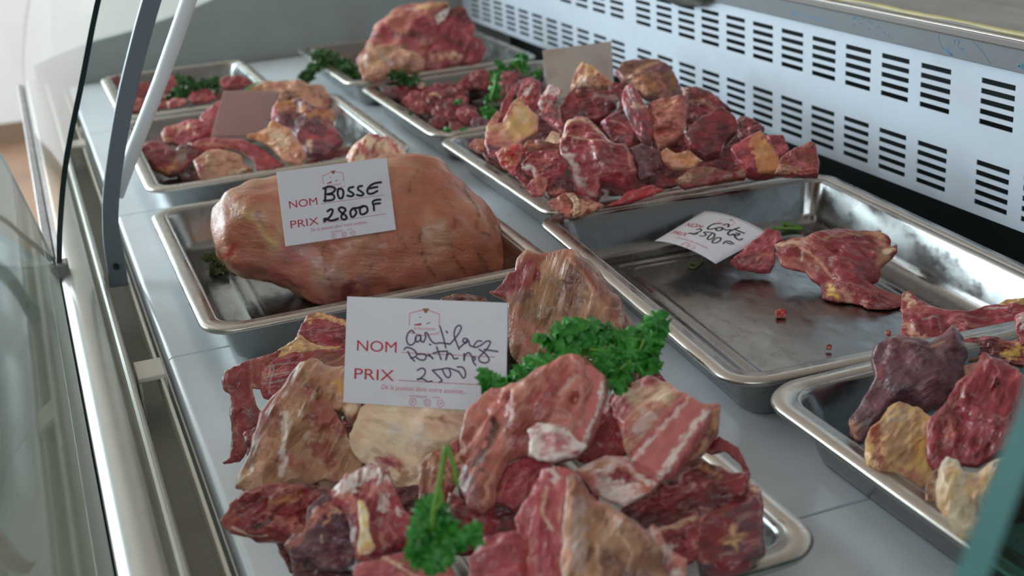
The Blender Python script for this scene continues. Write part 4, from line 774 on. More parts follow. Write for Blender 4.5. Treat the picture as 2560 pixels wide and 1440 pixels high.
pile('red_tip', 'small bright red tip above the pale yellow fat cube', [(410, 425), (425, 390), (490, 395), (482, 440), (440, 455)], 'redw', 'salmon', 0.004, res=26)
pile('upright_red_chunk', 'red chunk with pale streak standing behind the pale yellow fat cube', [(400, 400), (430, 320), (490, 270), (545, 290), (560, 350), (550, 480), (500, 530), (440, 460)], 'lean', 'rose', -0.02, ang=70, strokes=[('white', 34, [(500, 310), (450, 380)], .7)])
pile('round_brown_joint', 'round brown joint with an orange bulge at the top right of the tall pile', [(1080, 220), (1140, 152), (1250, 143), (1390, 150), (1470, 190), (1522, 290), (1562, 392), (1500, 415), (1400, 425), (1300, 405), (1220, 352), (1130, 295)], 'mauve', 'brown', -0.012, mix=.45, edge=.8, strokes=[('orange', 130, [(1260, 300), (1300, 310)], .9), ('tan', 26, [(1150, 270), (1250, 200), (1370, 160)], .9), ('olive', 60, [(1440, 240), (1480, 300)], .8), ('salmon', 30, [(1370, 240), (1420, 330), (1400, 400)], .8), ('pink', 60, [(1100, 230)], .6), ('purple', 60, [(1500, 370)], .7)], ang=20, res=52)
pile('long_fatty_flap', 'long fatty flap running down from the top beside the round dark chunk', [(1125, 420), (1150, 330), (1200, 320), (1265, 420), (1342, 555), (1355, 640), (1325, 725), (1265, 705), (1190, 600), (1155, 520)], 'mauve', 'rose', 0.004, ang=110, strokes=[('grey', 40, [(1180, 370), (1240, 480)], .7), ('pale', 26, [(1200, 460), (1280, 460)], .6), ('salmon', 40, [(1150, 320), (1110, 300)], .7), ('redw', 24, [(1240, 600)], .4)])
pile('ragged_orange_piece', 'ragged orange-pink trimming in the middle right of the tall pile', [(1310, 450), (1420, 408), (1560, 405), (1590, 480), (1570, 600), (1490, 700), (1385, 735), (1340, 600)], 'rust', 'salmon', 0.0, relief=.45, warp=.2, fac=5, strokes=[('orange', 40, [(1380, 460), (1480, 440)], .7), ('redw', 30, [(1400, 640)], .7), ('pale', 12, [(1420, 470), (1500, 420)], .7), ('peach', 20, [(1440, 520), (1500, 560)], .6)])
pile('upper_right_lean', 'dark lean slab along the upper right slope of the tall pile', [(1545, 340), (1640, 335), (1740, 365), (1830, 450), (1890, 500), (1750, 500), (1640, 570), (1570, 530)], 'lean', 'dark', -0.006, strokes=[('tan', 26, [(1590, 430), (1680, 420), (1760, 470)], .7), ('pale', 40, [(1560, 350)], .7)], ang=-30)
pile('dark_block', 'large dark cleanly cut block on the right slope of the tall pile', [(1562, 695), (1600, 608), (1720, 520), (1822, 460), (1900, 535), (1925, 640), (1842, 700), (1800, 785), (1720, 815), (1600, 765)], 'dark', 'lean', 0.012, mix=.55, edge=.25, relief=.08, marb=.1, strokes=[('mauve', 40, [(1600, 690), (1760, 740)], .6), ('dark', 60, [(1870, 600)], .5)])
pile('right_slope_chunk', 'dark red chunk with pale line above the orange-faced cube', [(1905, 610), (1950, 535), (2040, 555), (2115, 610), (2090, 665), (1960, 700)], 'lean', 'dark', 0.0, strokes=[('pink', 14, [(1990, 620), (2070, 590)], .7)])
pile('orange_faced_cube', 'cube with a flat orange-yellow fat face at the lower right of the tall pile', [(1885, 765), (2000, 688), (2092, 638), (2135, 680), (2195, 780), (2225, 880), (2190, 925), (2085, 940), (2000, 925), (1930, 860)], 'rose', 'lean', 0.022, edge=.25, relief=.06, marb=.15, strokes=[('orange', 0, [(2015, 695), (2105, 640), (2200, 790), (2225, 890), (2190, 930), (2085, 940)]), ('fat', 50, [(2100, 740), (2140, 860)], .5), ('pink', 30, [(1950, 780), (2060, 900)], .6)])
pile('small_red_chunk', 'small red chunk tucked right behind the orange-faced cube', [(2120, 670), (2250, 662), (2285, 765), (2220, 810), (2150, 725)], 'lean', 'pink', 0.012, res=30)
pile('far_right_chunk', 'reddish chunk with tan base, rightmost of the tall pile', [(2195, 930), (2240, 828), (2340, 755), (2430, 712), (2465, 720), (2495, 860), (2485, 940), (2400, 940), (2300, 935)], 'lean', 'rust', 0.03, strokes=[('tan', 50, [(2230, 900), (2330, 900)], .9), ('pink', 16, [(2330, 830), (2420, 880)], .8), ('brown', 40, [(2450, 800)], .6)])
pile('orange_fat_scrap', 'ragged orange fat scrap in the lower middle of the tall pile', [(1395, 785), (1440, 748), (1500, 790), (1600, 778), (1668, 832), (1640, 885), (1480, 895), (1415, 850)], 'orange', 'peach', 0.02, relief=.5, res=34, marb=.1)
pile('curled_dark_piece', 'dark curled glossy piece in the lower middle of the tall pile', [(1170, 770), (1250, 735), (1390, 780), (1425, 880), (1350, 945), (1250, 975), (1210, 905)], 'dark', 'mauve', 0.02, strokes=[('mauve', 20, [(1240, 860), (1310, 900)], .7)])
pile('lower_right_lean', 'dark piece with pale patch behind the far rim of the empty tray', [(1490, 985), (1600, 895), (1750, 890), (1900, 935), (1985, 895), (1990, 960), (1700, 1000), (1560, 1030)], 'lean', 'brown', 0.018, strokes=[('pale', 40, [(1540, 970), (1600, 950)], .6), ('peach', 26, [(1930, 920), (1970, 905)], .6)])
pile('membrane_flap', 'large pink flap with stringy white membrane at the front centre of the tall pile', [(685, 710), (740, 568), (800, 538), (900, 560), (985, 640), (1040, 690), (1145, 725), (1175, 780), (1205, 850), (1235, 985), (1180, 1065), (1050, 1005), (970, 995), (960, 1105), (900, 1115), (800, 1065), (780, 960), (740, 860), (690, 815)], 'rose', 'lean', 0.026, mix=.45, strokes=[('pale', 24, [(720, 690), (740, 590), (800, 550), (900, 575), (990, 650), (1040, 690)], .8), ('pale', 16, [(760, 660), (860, 690), (1000, 700)], .7), ('white', 60, [(720, 790), (780, 860), (830, 980)], .85), ('grey', 30, [(850, 980), (900, 1070), (960, 1080)], .8), ('salmon', 40, [(740, 900), (800, 1000)], .7), ('redw', 20, [(900, 720), (1020, 700)], .6), ('mauve', 60, [(950, 870), (1000, 840)], .5), ('peach', 24, [(1170, 800), (1200, 900)], .6), ('white', 8, [(930, 790), (950, 830)], .8)], res=64, relief=.3, warp=.14)
pile('side_membrane_piece', 'mauve streaked piece right of the white membrane', [(980, 580), (1070, 518), (1155, 535), (1205, 640), (1185, 735), (1060, 700)], 'mauve', 'rose', 0.012, strokes=[('pale', 8, [(1040, 560), (1120, 580), (1170, 620)], .7), ('pale', 6, [(1060, 620), (1150, 650)], .6)], ang=30)
pile('wet_red_piece', 'wet bright red piece with orange fat at the left rim of the tall pile', [(250, 790), (300, 752), (430, 738), (450, 790), (405, 865), (375, 940), (330, 895), (290, 870)], 'redw', 'salmon', 0.022, strokes=[('orange', 40, [(320, 830), (360, 850)], .9), ('dark', 40, [(400, 770)], .5), ('pink', 20, [(265, 800), (270, 850)], .7)], relief=.35)
pile('pink_under_piece', 'pale pink piece under the pale yellow fat cube', [(180, 730), (280, 740), (280, 800), (250, 830), (200, 800)], 'pink', 'mauve', 0.014, res=30)
pile('curled_scrap', 'small curled tan scrap in the far left corner of the tall pile tray', [(58, 735), (110, 688), (182, 700), (175, 775), (120, 775)], 'tan', 'rose', 0.004, relief=.5, res=30)
pile('white_fat_scrap', 'small white fat scrap beside the membrane flap', [(575, 725), (640, 635), (692, 655), (692, 725), (620, 745)], 'pale', 'peach', 0.016, res=30, marb=.1)
pile('brown_dried_piece', 'brown dried piece below the white fat scrap', [(435, 765), (470, 708), (560, 705), (690, 740), (690, 780), (590, 800), (500, 840)], 'brown', 'lean', 0.018, strokes=[('orange', 24, [(480, 730), (540, 730)], .8)])
pile('red_cluster', 'knotty red cluster with white sinew at the lower left of the tall pile', [(425, 885), (480, 800), (560, 775), (685, 765), (735, 860), (700, 960), (590, 970), (515, 925)], 'rose', 'lean', 0.03, relief=.5, warp=.2, fac=5, strokes=[('white', 34, [(430, 880), (500, 890), (540, 960)], .9), ('salmon', 30, [(560, 830), (680, 790)], .7), ('dark', 30, [(600, 900), (660, 880)], .8), ('pink', 20, [(640, 900), (700, 920)], .7)])
pile('finger_like_stub', 'smooth red finger-like stub at the left rim of the tall pile', [(465, 1030), (500, 975), (560, 940), (620, 960), (600, 1030), (560, 1090), (500, 1075)], 'rose', 'salmon', 0.028, edge=.9, res=30)
pile('dark_wet_scrap', 'dark wet scrap at the left rim, above the finger-like stub', [(380, 935), (420, 890), (510, 930), (520, 990), (460, 1030)], 'dark', 'lean', 0.02, res=30)
pile('lower_left_lean', 'dark red lump beside the finger-like stub', [(590, 1010), (640, 950), (760, 950), (800, 1060), (720, 1085), (620, 1090)], 'lean', 'dark', 0.026, strokes=[('salmon', 24, [(620, 1060), (720, 1050)], .6)])
pile('square_flat_piece', 'flat terracotta square at the lowest corner of the tall pile tray', [(610, 1130), (735, 1068), (790, 1080), (775, 1240), (690, 1195)], 'rust', 'salmon', 0.030, edge=.25, relief=.06, res=34)
pile('curled_rind', 'curled cream rind next to the flat terracotta square', [(735, 1070), (790, 1060), (835, 1120), (830, 1200), (790, 1225), (790, 1130)], 'tan', 'pale', 0.034, res=30, relief=.4)
pile('front_trim', 'small tan and pink trimming at the front corner of the tall pile', [(770, 1200), (830, 1110), (900, 1105), (1000, 1155), (920, 1195), (800, 1235)], 'rust', 'peach', 0.032, relief=.4, res=34)
pile('front_red_strip', 'red strip along the front rim of the tall pile', [(1000, 1160), (1090, 1120), (1160, 1055), (1330, 1005), (1425, 1040), (1320, 1085), (1130, 1140)], 'redw', 'rose', 0.026, res=36, ang=20)

# ---------------------------------------------------------------- small cubes, row by row
ORD = ['first', 'second', 'third', 'fourth', 'fifth', 'sixth', 'seventh', 'eighth']
rows = [('front', 0.030, [(1420, 1230, 95), (1520, 1180, 85), (1600, 1280, 80), (1700, 1160, 120), (1740, 1110, 80), (1840, 1250, 100)]),
        ('second', 0.034, [(1140, 1010, 85), (1230, 1080, 90), (1350, 1040, 125), (1440, 1130, 80), (1560, 1060, 90), (1660, 1020, 75)]),
        ('third', 0.036, [(930, 940, 85), (1070, 930, 90), (1200, 960, 75), (1330, 950, 70), (1480, 960, 95), (1620, 930, 110), (2000, 960, 80)]),
        ('fourth', 0.036, [(820, 870, 70), (930, 850, 85), (1090, 880, 90), (1250, 900, 80), (1410, 880, 80), (1540, 880, 75), (1700, 820, 100)]),
        ('back', 0.040, [(1850, 790, 135), (2130, 780, 100), (2260, 740, 105), (2330, 860, 110), (2440, 900, 90), (2180, 900, 90), (2070, 870, 75)])]
WHERE = {'front': 'front rim row of the diced meat tray', 'second': 'second row from the front of the diced meat tray', 'third': 'middle row of the diced meat tray',
         'fourth': 'fourth row from the front of the diced meat tray', 'back': 'back right row of the diced meat tray'}
for rn, z, L in rows:
    for k, (x, y, r) in enumerate(sorted(L)):
        rs = np.random.RandomState(int(x * 7 + y)); a = np.sort(rs.rand(7) * 0.6 + np.arange(7) * 0.9)
        pts = [(x + r * (0.85 + .3 * rs.rand()) * math.cos(t), y + r * .78 * (0.85 + .3 * rs.rand()) * math.sin(t)) for t in a]
        cc = ['lean', 'lean', 'rose', 'lean', 'mauve'][int(rs.randint(5))]
        meat('meat_cube', ORD[k] + ' red meat cube from left, ' + WHERE[rn], FQ, pts, z + 0.006 * rs.rand(), cc, 'dark' if rs.rand() < .6 else 'pink', .4, .7, .6, .5, rs.randint(180),
             [('pale', 20, [(x - r * .3, y - r * .3)], .7)] if rs.rand() < .25 else [], .3, .25, group='small meat cubes in the diced meat tray', res=24, edge=.5, fac=5)
meat('fat_cube', 'tiny tan fat cube among the red cubes of the diced meat tray', FQ, [(1330, 940), (1400, 920), (1440, 950), (1400, 975), (1340, 970)], 0.046, 'fat', 'tan', .4, .8, .6, .5, 0, [], 0, .1, res=20)
meat('fat_cube', 'tiny pale fat cube near the back rim of the diced meat tray', FQ, [(1215, 850), (1240, 815), (1290, 840), (1270, 890), (1220, 880)], 0.046, 'pale', 'peach', .4, .8, .6, .5, 0, [], 0, .1, res=20)

# ---------------------------------------------------------------- farthest joint
q = meat('beef_joint', 'large beef joint with pale ball end in the farthest tray', FQ, [(620, 740), (608, 600), (640, 535), (690, 480), (700, 420), (725, 370), (790, 240), (850, 180), (960, 110), (1100, 60), (1170, 42), (1260, 55), (1400, 28), (1522, 12), (1535, 50), (1460, 110), (1380, 160), (1425, 240), (1420, 400), (1340, 480), (1330, 600), (1285, 712), (1120, 745), (950, 745), (800, 812), (690, 806)],
     0.085, 'salmon', 'rose', .45, .5, .45, .65, 20, [('dark', 60, [(790, 350), (930, 310), (1060, 360), (1180, 320)], .8), ('redw', 40, [(820, 320), (960, 330)], .6), ('white', 30, [(1120, 100), (1250, 60), (1420, 40)], .5), ('dark', 60, [(1330, 420), (1300, 520), (1330, 640)], .6), ('peach', 60, [(760, 300), (880, 200), (1060, 110)], .8), ('lean', 90, [(1180, 200), (1290, 240), (1340, 330)], .85), ('fat', 40, [(1240, 70), (1500, 30)], .8), ('cream', 60, [(740, 470), (750, 580)], .9), ('pale', 50, [(660, 580), (650, 660)], .8),
      ('mauve', 190, [(1010, 560), (1130, 600)], .6), ('tan', 120, [(960, 500), (1100, 540)], .5), ('peach', 130, [(780, 700), (880, 700)], .9), ('grey', 30, [(830, 480), (880, 570), (960, 620)], .8), ('purple', 60, [(1220, 370), (1380, 350)], .6), ('redw', 16, [(680, 690), (720, 650), (900, 620)], .5)], .3, .22, res=80, cat='meat', csc=1.3)
meat('bone_end', 'pale tan rounded bone end', FQ, [(632, 700), (650, 600), (700, 540), (790, 470), (900, 462), (1060, 500), (1220, 540), (1290, 610), (1280, 700), (1210, 735), (1000, 745), (900, 780), (790, 808), (690, 800)], 0.080, 'tan', 'peach', .35, .6, .5, .7, 10,
     [('mauve', 150, [(980, 600), (1150, 630)], .5), ('white', 44, [(700, 560), (690, 650)], .9), ('grey', 30, [(820, 490), (880, 580), (980, 650)], .9), ('peach', 120, [(760, 730), (900, 710)], .8), ('rose', 20, [(670, 700), (690, 790), (800, 800)], .7), ('rose', 18, [(1240, 560), (1290, 640), (1270, 710)], .6)], .05, .12, parent=q, res=60, edge=.9, fac=1)
q2 = meat('beef_joint', 'dark lean joint with a folded white fat flap, right of the pale ball-ended joint', FQ, [(1410, 270), (1480, 190), (1560, 88), (1620, 62), (1692, 100), (1725, 180), (1795, 280), (1785, 370), (1865, 420), (1905, 500), (1865, 600), (1800, 640), (1600, 645), (1400, 705), (1310, 690), (1300, 560), (1330, 420)],
     0.078, 'lean', 'rose', .35, .5, .45, .65, 60, [('dark', 120, [(1570, 120), (1640, 110), (1720, 230)], .85), ('dark', 50, [(1420, 330), (1560, 420), (1740, 470)], .5), ('pink', 90, [(1540, 250), (1680, 260)], .7), ('peach', 70, [(1380, 560), (1500, 560), (1640, 570)], .8), ('salmon', 60, [(1360, 600), (1420, 490)], .7), ('pale', 26, [(1560, 540), (1660, 560)], .7), ('rose', 60, [(1740, 600), (1840, 560)], .6)], .3, .2, res=64)
meat('fat_flap', 'white folded fat flap', FQ, [(1350, 175), (1440, 110), (1525, 65), (1540, 100), (1500, 190), (1420, 245), (1385, 225)], 0.098, 'white', 'grey', .35, .35, .4, .6, 40, [], 0, .1, parent=q2, res=30)

# ---------------------------------------------------------------- strips and knuckles, left tray
GL = 'pieces in the tray of pink strips and yellow knuckles'
def left(name, label, pts, z, col, col2, **k):
    k.setdefault('res', 50); return meat(name, label, FL, pts, z, col, col2, group=GL, **k)
left('curled_rind_piece', 'curled purple piece with an orange rind in the near left corner of its tray', [(590, 845), (680, 770), (800, 755), (870, 820), (930, 870), (965, 800), (1050, 785), (1165, 832), (1080, 925), (960, 1045), (850, 1055), (740, 1005), (640, 930)], 0.032, 'mauve', 'lean', strokes=[('orange', 50, [(610, 860), (650, 940), (750, 1000), (850, 1020), (920, 960), (960, 850)]), ('grey', 70, [(1000, 840), (960, 930)], .9), ('lean', 40, [(960, 1030), (1060, 910)], .8), ('pink', 40, [(700, 800), (820, 790)], .6)], relief=.3, fac=2)
left('ribbed_strip', 'pink strip with pale bony end at the left of its tray, below the white strut', [(800, 690), (850, 625), (940, 612), (1080, 585), (1155, 590), (1250, 700), (1110, 775), (960, 800), (880, 755), (830, 780)], 0.040, 'pink', 'rose', strokes=[('peach', 50, [(830, 690), (840, 760)]), ('peach', 40, [(900, 640), (1060, 620)], .9), ('pale', 26, [(1080, 690), (1120, 700)], .7)], ang=10)
left('upright_muscle', 'small upright rosy muscle left of the pink stained card back', [(1145, 530), (1230, 450), (1300, 400), (1335, 400), (1335, 460), (1250, 700), (1160, 695), (1128, 620)], 0.050, 'rose', 'pink', ang=70, edge=.8)
left('flat_front_piece', 'flat tan piece with bone holes at the front rim of its tray', [(1088, 925), (1170, 858), (1300, 838), (1425, 868), (1505, 900), (1530, 990), (1610, 1010), (1400, 1065), (1200, 1115), (1140, 1095), (1098, 1000)], 0.046, 'tan', 'peach', strokes=[('pink', 50, [(1120, 920), (1180, 1090)], .9), ('rust', 40, [(1360, 890), (1440, 930)], .8), ('mauve', 50, [(1400, 890)], .6), ('cream', 40, [(1420, 1040), (1540, 1010)], .7)], marb=.1)
left('long_pink_muscle', 'long pink grained muscle lying diagonally across its tray, in front of the pink card back', [(1040, 790), (1200, 728), (1360, 738), (1535, 738), (1695, 830), (1805, 920), (1890, 965), (1780, 1000), (1660, 1028), (1590, 900), (1480, 830), (1350, 805), (1200, 838)], 0.054, 'pink', 'rose', ang=-25, strokes=[('peach', 24, [(1060, 790), (1220, 780), (1340, 800), (1480, 840), (1580, 930)], .8), ('rose', 60, [(1500, 800), (1700, 900)], .5)])
left('yellow_knuckle', 'yellow knuckle bone end beside the pink card back', [(1560, 700), (1640, 690), (1740, 640), (1780, 565), (1905, 640), (2015, 760), (2065, 840), (2065, 905), (2020, 975), (1900, 935), (1800, 825), (1700, 760)], 0.064, 'peach', 'orange', strokes=[('cream', 110, [(1800, 680), (1880, 780)], .9), ('orange', 60, [(1560, 700), (1700, 730)], .8), ('pink', 80, [(1960, 880)], .7), ('rust', 30, [(2010, 900), (2040, 860)], .7), ('orange', 40, [(1800, 590), (1940, 690)], .6)], edge=.9, marb=.1)
left('ridged_joint', 'large purple joint with an orange fat ridge, rear right of its tray', [(1780, 560), (1790, 480), (1840, 385), (2000, 405), (2150, 465), (2335, 475), (2365, 560), (2315, 640), (2385, 710), (2395, 760), (2295, 832), (2235, 875), (2095, 868), (1980, 740), (1900, 640)], 0.062, 'mauve', 'pink', strokes=[('orange', 80, [(1830, 430), (2000, 450), (2150, 510), (2330, 520)]), ('tan', 60, [(2330, 500), (2320, 600)], .9), ('purple', 100, [(1850, 560), (2050, 600), (2180, 640)], .8), ('pink', 60, [(2280, 680), (2330, 640)], .7), ('pale', 40, [(2110, 760), (2130, 840)], .8), ('rose', 60, [(2340, 760)], .7)], ang=-15)
left('back_fatty_joint', 'tan and dark knobbly joint at the back of its tray', [(1560, 300), (1640, 255), (1750, 225), (1880, 225), (2060, 222), (2125, 270), (2225, 265), (2295, 370), (2305, 440), (2250, 475), (2140, 465), (1980, 405), (1850, 382), (1700, 320)], 0.060, 'tan', 'peach', strokes=[('dark', 60, [(1900, 320), (1960, 360)], .8), ('pink', 40, [(1760, 260), (1850, 240)], .7), ('mauve', 80, [(2180, 330)], .7), ('rose', 40, [(2260, 400), (2290, 440)], .8), ('orange', 40, [(1600, 290), (1700, 290)], .8)], relief=.35)
left('thin_red_slice', 'thin red slice lying flat in the near right corner of its tray', [(2050, 960), (2200, 880), (2380, 820), (2480, 795), (2520, 850), (2310, 920), (2120, 960)], 0.012, 'rust', 'lean', th=.3, bk=.2)

# ---------------------------------------------------------------- red strips, far left tray
for nm, lb, pts, z, c1, c2 in [
    ('red_strip', 'dark red strip at the far left edge of the farthest left tray', [(215, 295), (345, 245), (360, 300), (320, 400), (280, 500), (262, 440)], .035, 'lean', 'dark'),
    ('red_strip', 'red strip between the grey arm and the white strut, upper one', [(440, 350), (600, 300), (640, 360), (560, 470), (450, 470)], .038, 'lean', 'rose'),
    ('red_strip', 'salmon red strip between the grey arm and the white strut, lower one', [(420, 490), (540, 450), (590, 500), (500, 590), (410, 575)], .034, 'rose', 'salmon'),
    ('red_strip', 'upright pink strip just right of the white strut', [(740, 300), (800, 250), (862, 252), (866, 335), (800, 395), (730, 405)], .042, 'rose', 'pink'),
    ('red_strip', 'salmon strip right of the white strut, at the front rim', [(660, 500), (720, 440), (780, 415), (815, 465), (765, 535), (680, 560)], .038, 'salmon', 'rose'),
    ('red_strip', 'small round pink piece in front of the parsley in the farthest left tray', [(785, 490), (850, 448), (935, 452), (965, 492), (880, 530), (800, 545)], .040, 'pink', 'peach'),
    ('red_strip', 'larger round pink piece right of the parsley in the farthest left tray', [(968, 460), (1010, 388), (1100, 366), (1185, 390), (1225, 445), (1150, 488), (1020, 500)], .044, 'pink', 'rose'),
    ('red_strip', 'long red strip at the right end of the farthest left tray', [(1235, 310), (1300, 258), (1480, 258), (1560, 300), (1520, 350), (1330, 375), (1255, 355)], .040, 'lean', 'rose'),
    ('brown_strip', 'brown scrap next to the round pink piece in the farthest left tray', [(1190, 405), (1270, 375), (1300, 440), (1235, 475)], .040, 'brown', 'rust')]:
    meat(nm, lb, FM, pts, z, c1, c2, .4, .6, .5, .5, 30, [], .4, .25, group='red strips in the farthest left tray', res=36)

# ---------------------------------------------------------------- parsley
def parsley(label, fr, clusters, stems, z, size, density, mt=LEAF, smt=STEM, seed=1, zspread=0.35):
    rs = np.random.RandomState(seed); allp = fr([c[:2] for c in clusters]); c0 = allp.mean(0); base = at_z(c0[0], c0[1], z)
    t = empty('parsley_sprig', tuple(base), label, 'parsley', 'parsley sprigs on the meat')
    toc = CAM - base; toc /= np.linalg.norm(toc)
    m = MB(); st = MB(); dep = float((base - CAM) @ (R @ np.array([0, 0, 1.0])))
    for (x, y, r) in clusters:
        p = fr([(x, y)])[0]; rad = r * fr.k / F_PX * dep; C = at_d(p[0], p[1], dep * (1 - 0.004 * (p[1] - c0[1]) / 30))
        st.tube([C - np.array([0, 0, rad * .4]) + rs.randn(3) * rad * .2, C * .5 + (base + C) * .25 - np.array([0, 0, .004]), base + rs.randn(3) * .002], [0.0005, 0.0007, 0.0008], 5)
        for k in range(max(3, int(density * (rad / size) ** 2 + 0.5))):
            o = rs.randn(3); o /= np.linalg.norm(o); cpt = C + o * rad * rs.rand() ** .5 * np.array([1, 1, .75])
            nrm = o * .6 + np.array([0, 0, .7]) + toc * .5 + rs.randn(3) * .45; nrm /= np.linalg.norm(nrm)
            a = np.cross(nrm, rs.randn(3)); a /= np.linalg.norm(a); b = np.cross(nrm, a)
            s = size * (0.65 + .7 * rs.rand()); n = 26; ph = rs.rand() * 6.28
            V = [cpt]
            for ring in (0.55, 1.0):
                for i in range(n):
                    th = 2 * math.pi * i / n
                    rr = s * ring * (0.52 + 0.42 * abs(math.sin(1.5 * th)) + (0.16 * math.sin(9 * th + ph) if ring == 1 else 0))
                    zz = s * ring * (0.26 * math.sin(6 * th + ph) + 0.13 * math.sin(11 * th)) - s * .25 * ring * ring
                    V.append(cpt + a * rr * math.cos(th) + b * rr * math.sin(th) + nrm * zz)
            Fc = [(0, 1 + i, 1 + (i + 1) % n) for i in range(n)] + [(1 + i, 1 + n + i, 1 + n + (i + 1) % n, 1 + (i + 1) % n) for i in range(n)]
            m.add(V, Fc)
    for s in stems:
        P = fr(s[0]); W = curve_pts([at_d(x, y, dep * (1 - s[1])) for x, y in P], 14); st.tube([tuple(p) for p in W], [s[2]] * 14, 7)
    st.build('stem', smt, t, True)
    o = mesh_np('leaves', m.v, m.f, mt, True, t)
    return t
parsley('large bright parsley bunch lying on the rib chunks in the front tray', FB,
        [(230, 580, 32), (275, 590, 30), (340, 545, 40), (390, 520, 44), (440, 505, 36), (490, 410, 56), (540, 370, 56), (600, 345, 56), (660, 340, 56), (700, 380, 46), (620, 420, 60), (540, 450, 50), (760, 390, 54), (800, 430, 56), (850, 400, 44), (730, 500, 64), (790, 545, 60), (860, 470, 60), (915, 490, 56), (940, 345, 44), (955, 320, 40), (905, 385, 40), (780, 590, 40), (690, 560, 40), (940, 440, 36)],
        [([(900, 400), (860, 470), (780, 540)], .004, .0011), ([(560, 480), (440, 540), (300, 600)], .0, .001)], 0.150, 0.0085, 5.5, seed=3)
parsley('small bright parsley sprig with a bent stalk at the front of the front tray', FA,
        [(1060, 1090, 56), (1140, 1080, 60), (1080, 1160, 70), (1160, 1170, 60), (1100, 1250, 76), (1150, 1320, 64), (1275, 1230, 50), (1310, 1220, 40), (1050, 1310, 50), (1110, 1375, 40), (1220, 1260, 34), (1200, 1180, 30), (1030, 1330, 30)],
        [([(1240, 975), (1225, 880), (1195, 790), (1180, 772), (1170, 830), (1150, 960), (1120, 1090), (1110, 1220)], .005, .0014), ([(1140, 960), (1160, 1040), (1130, 1100)], .006, .0012)], 0.135, 0.0070, 7, seed=4)
parsley('wilted olive parsley sprig under the left end of the hump roast', FH, [(415, 790, 44), (440, 850, 46), (400, 770, 30), (480, 850, 36), (590, 900, 24), (640, 925, 18)], [], 0.010, 0.008, 4, LEAFW, STEMD, 5)
parsley('dark parsley sprig at the left end of the farthest tray, beside the large joint', FQ, [(250, 540, 60), (230, 600, 56), (300, 610, 60), (180, 660, 46), (120, 740, 36), (90, 765, 26), (390, 570, 44), (400, 640, 50), (480, 650, 66), (550, 670, 60), (440, 700, 56), (560, 740, 50), (370, 700, 44), (500, 740, 50)], [], 0.052, 0.012, 4.5, LEAFD, STEMD, 6)
parsley('flat dark parsley sprig between the farthest tray and the diced meat tray', FQ, [(950, 755, 36), (1010, 760, 44), (1070, 770, 46), (1130, 800, 44), (1180, 810, 30)], [], 0.060, 0.010, 4, LEAFD, STEMD, 7)
parsley('parsley sprig at the back right corner of the diced meat tray', FQ, [(2050, 650, 40), (2100, 700, 56), (2170, 650, 56), (2240, 600, 50), (2260, 560, 30), (2300, 690, 50), (2000, 740, 40), (2400, 760, 50)], [], 0.058, 0.011, 4, LEAF, STEMD, 8)
parsley('parsley sprig with yellow stalk among the cubes on the right of the diced meat tray', FQ, [(1985, 770, 30), (1990, 880, 36), (1930, 1000, 50), (1900, 1080, 56), (1960, 1110, 46), (1880, 1140, 36), (1980, 960, 36)], [([(1990, 740), (1985, 860), (1940, 1000)], .004, .0014)], 0.058, 0.010, 4, LEAF, STEM, 9)
for lb, x, y, r, sd in [('tiny parsley leaf at the front rim of the diced meat tray, left one', 1510, 1308, 34, 10), ('tiny parsley leaf at the front rim of the diced meat tray, right one', 1672, 1306, 24, 11), ('small dark parsley leaf at the left rim of the diced meat tray', 1150, 1135, 44, 12), ('tiny parsley leaf in the centre of the diced meat tray', 1612, 1012, 24, 13)]:
    parsley(lb, FQ, [(x, y, r)], [], 0.052, 0.007, 3, LEAF if sd != 12 else LEAFD, STEM, sd)
parsley('dark parsley bunch on the red strips of the farthest left tray', FL, [(890, 340, 44), (930, 300, 50), (985, 320, 50), (1040, 230, 40), (1060, 280, 50), (1120, 260, 50), (1180, 230, 46), (1250, 210, 40), (960, 210, 36), (1270, 250, 34), (1010, 350, 36)], [], 0.060, 0.011, 4.5, LEAFD, STEM, 14)
def stalk(label, fr, pts, z, r, mt):
    P = fr(pts); W = curve_pts([at_z(x, y, z) for x, y in P], 24); m = MB(); m.tube([tuple(p) for p in W], r, 8); return tag(m.build('herb_stalk', mt, None, True), label, 'herb stalk')
stalk('bent green stalk lying behind the fallen price card', FC, [(1110, 300), (1200, 292), (1300, 300), (1366, 316), (1372, 324), (1320, 322), (1220, 322)], 0.006, 0.0018, STEM)
stalk('thin green stalk curled in a loop beside the front corner of the fallen price card', FC, [(850, 488), (845, 500), (815, 508), (785, 505), (772, 515), (778, 528), (800, 530), (820, 520), (835, 505)], 0.004, 0.0010, STEMD)
stalk('pale green stalk sticking up behind the pink stained card back', FL, [(1555, 300), (1600, 262), (1660, 232)], 0.075, 0.0018, STEM)

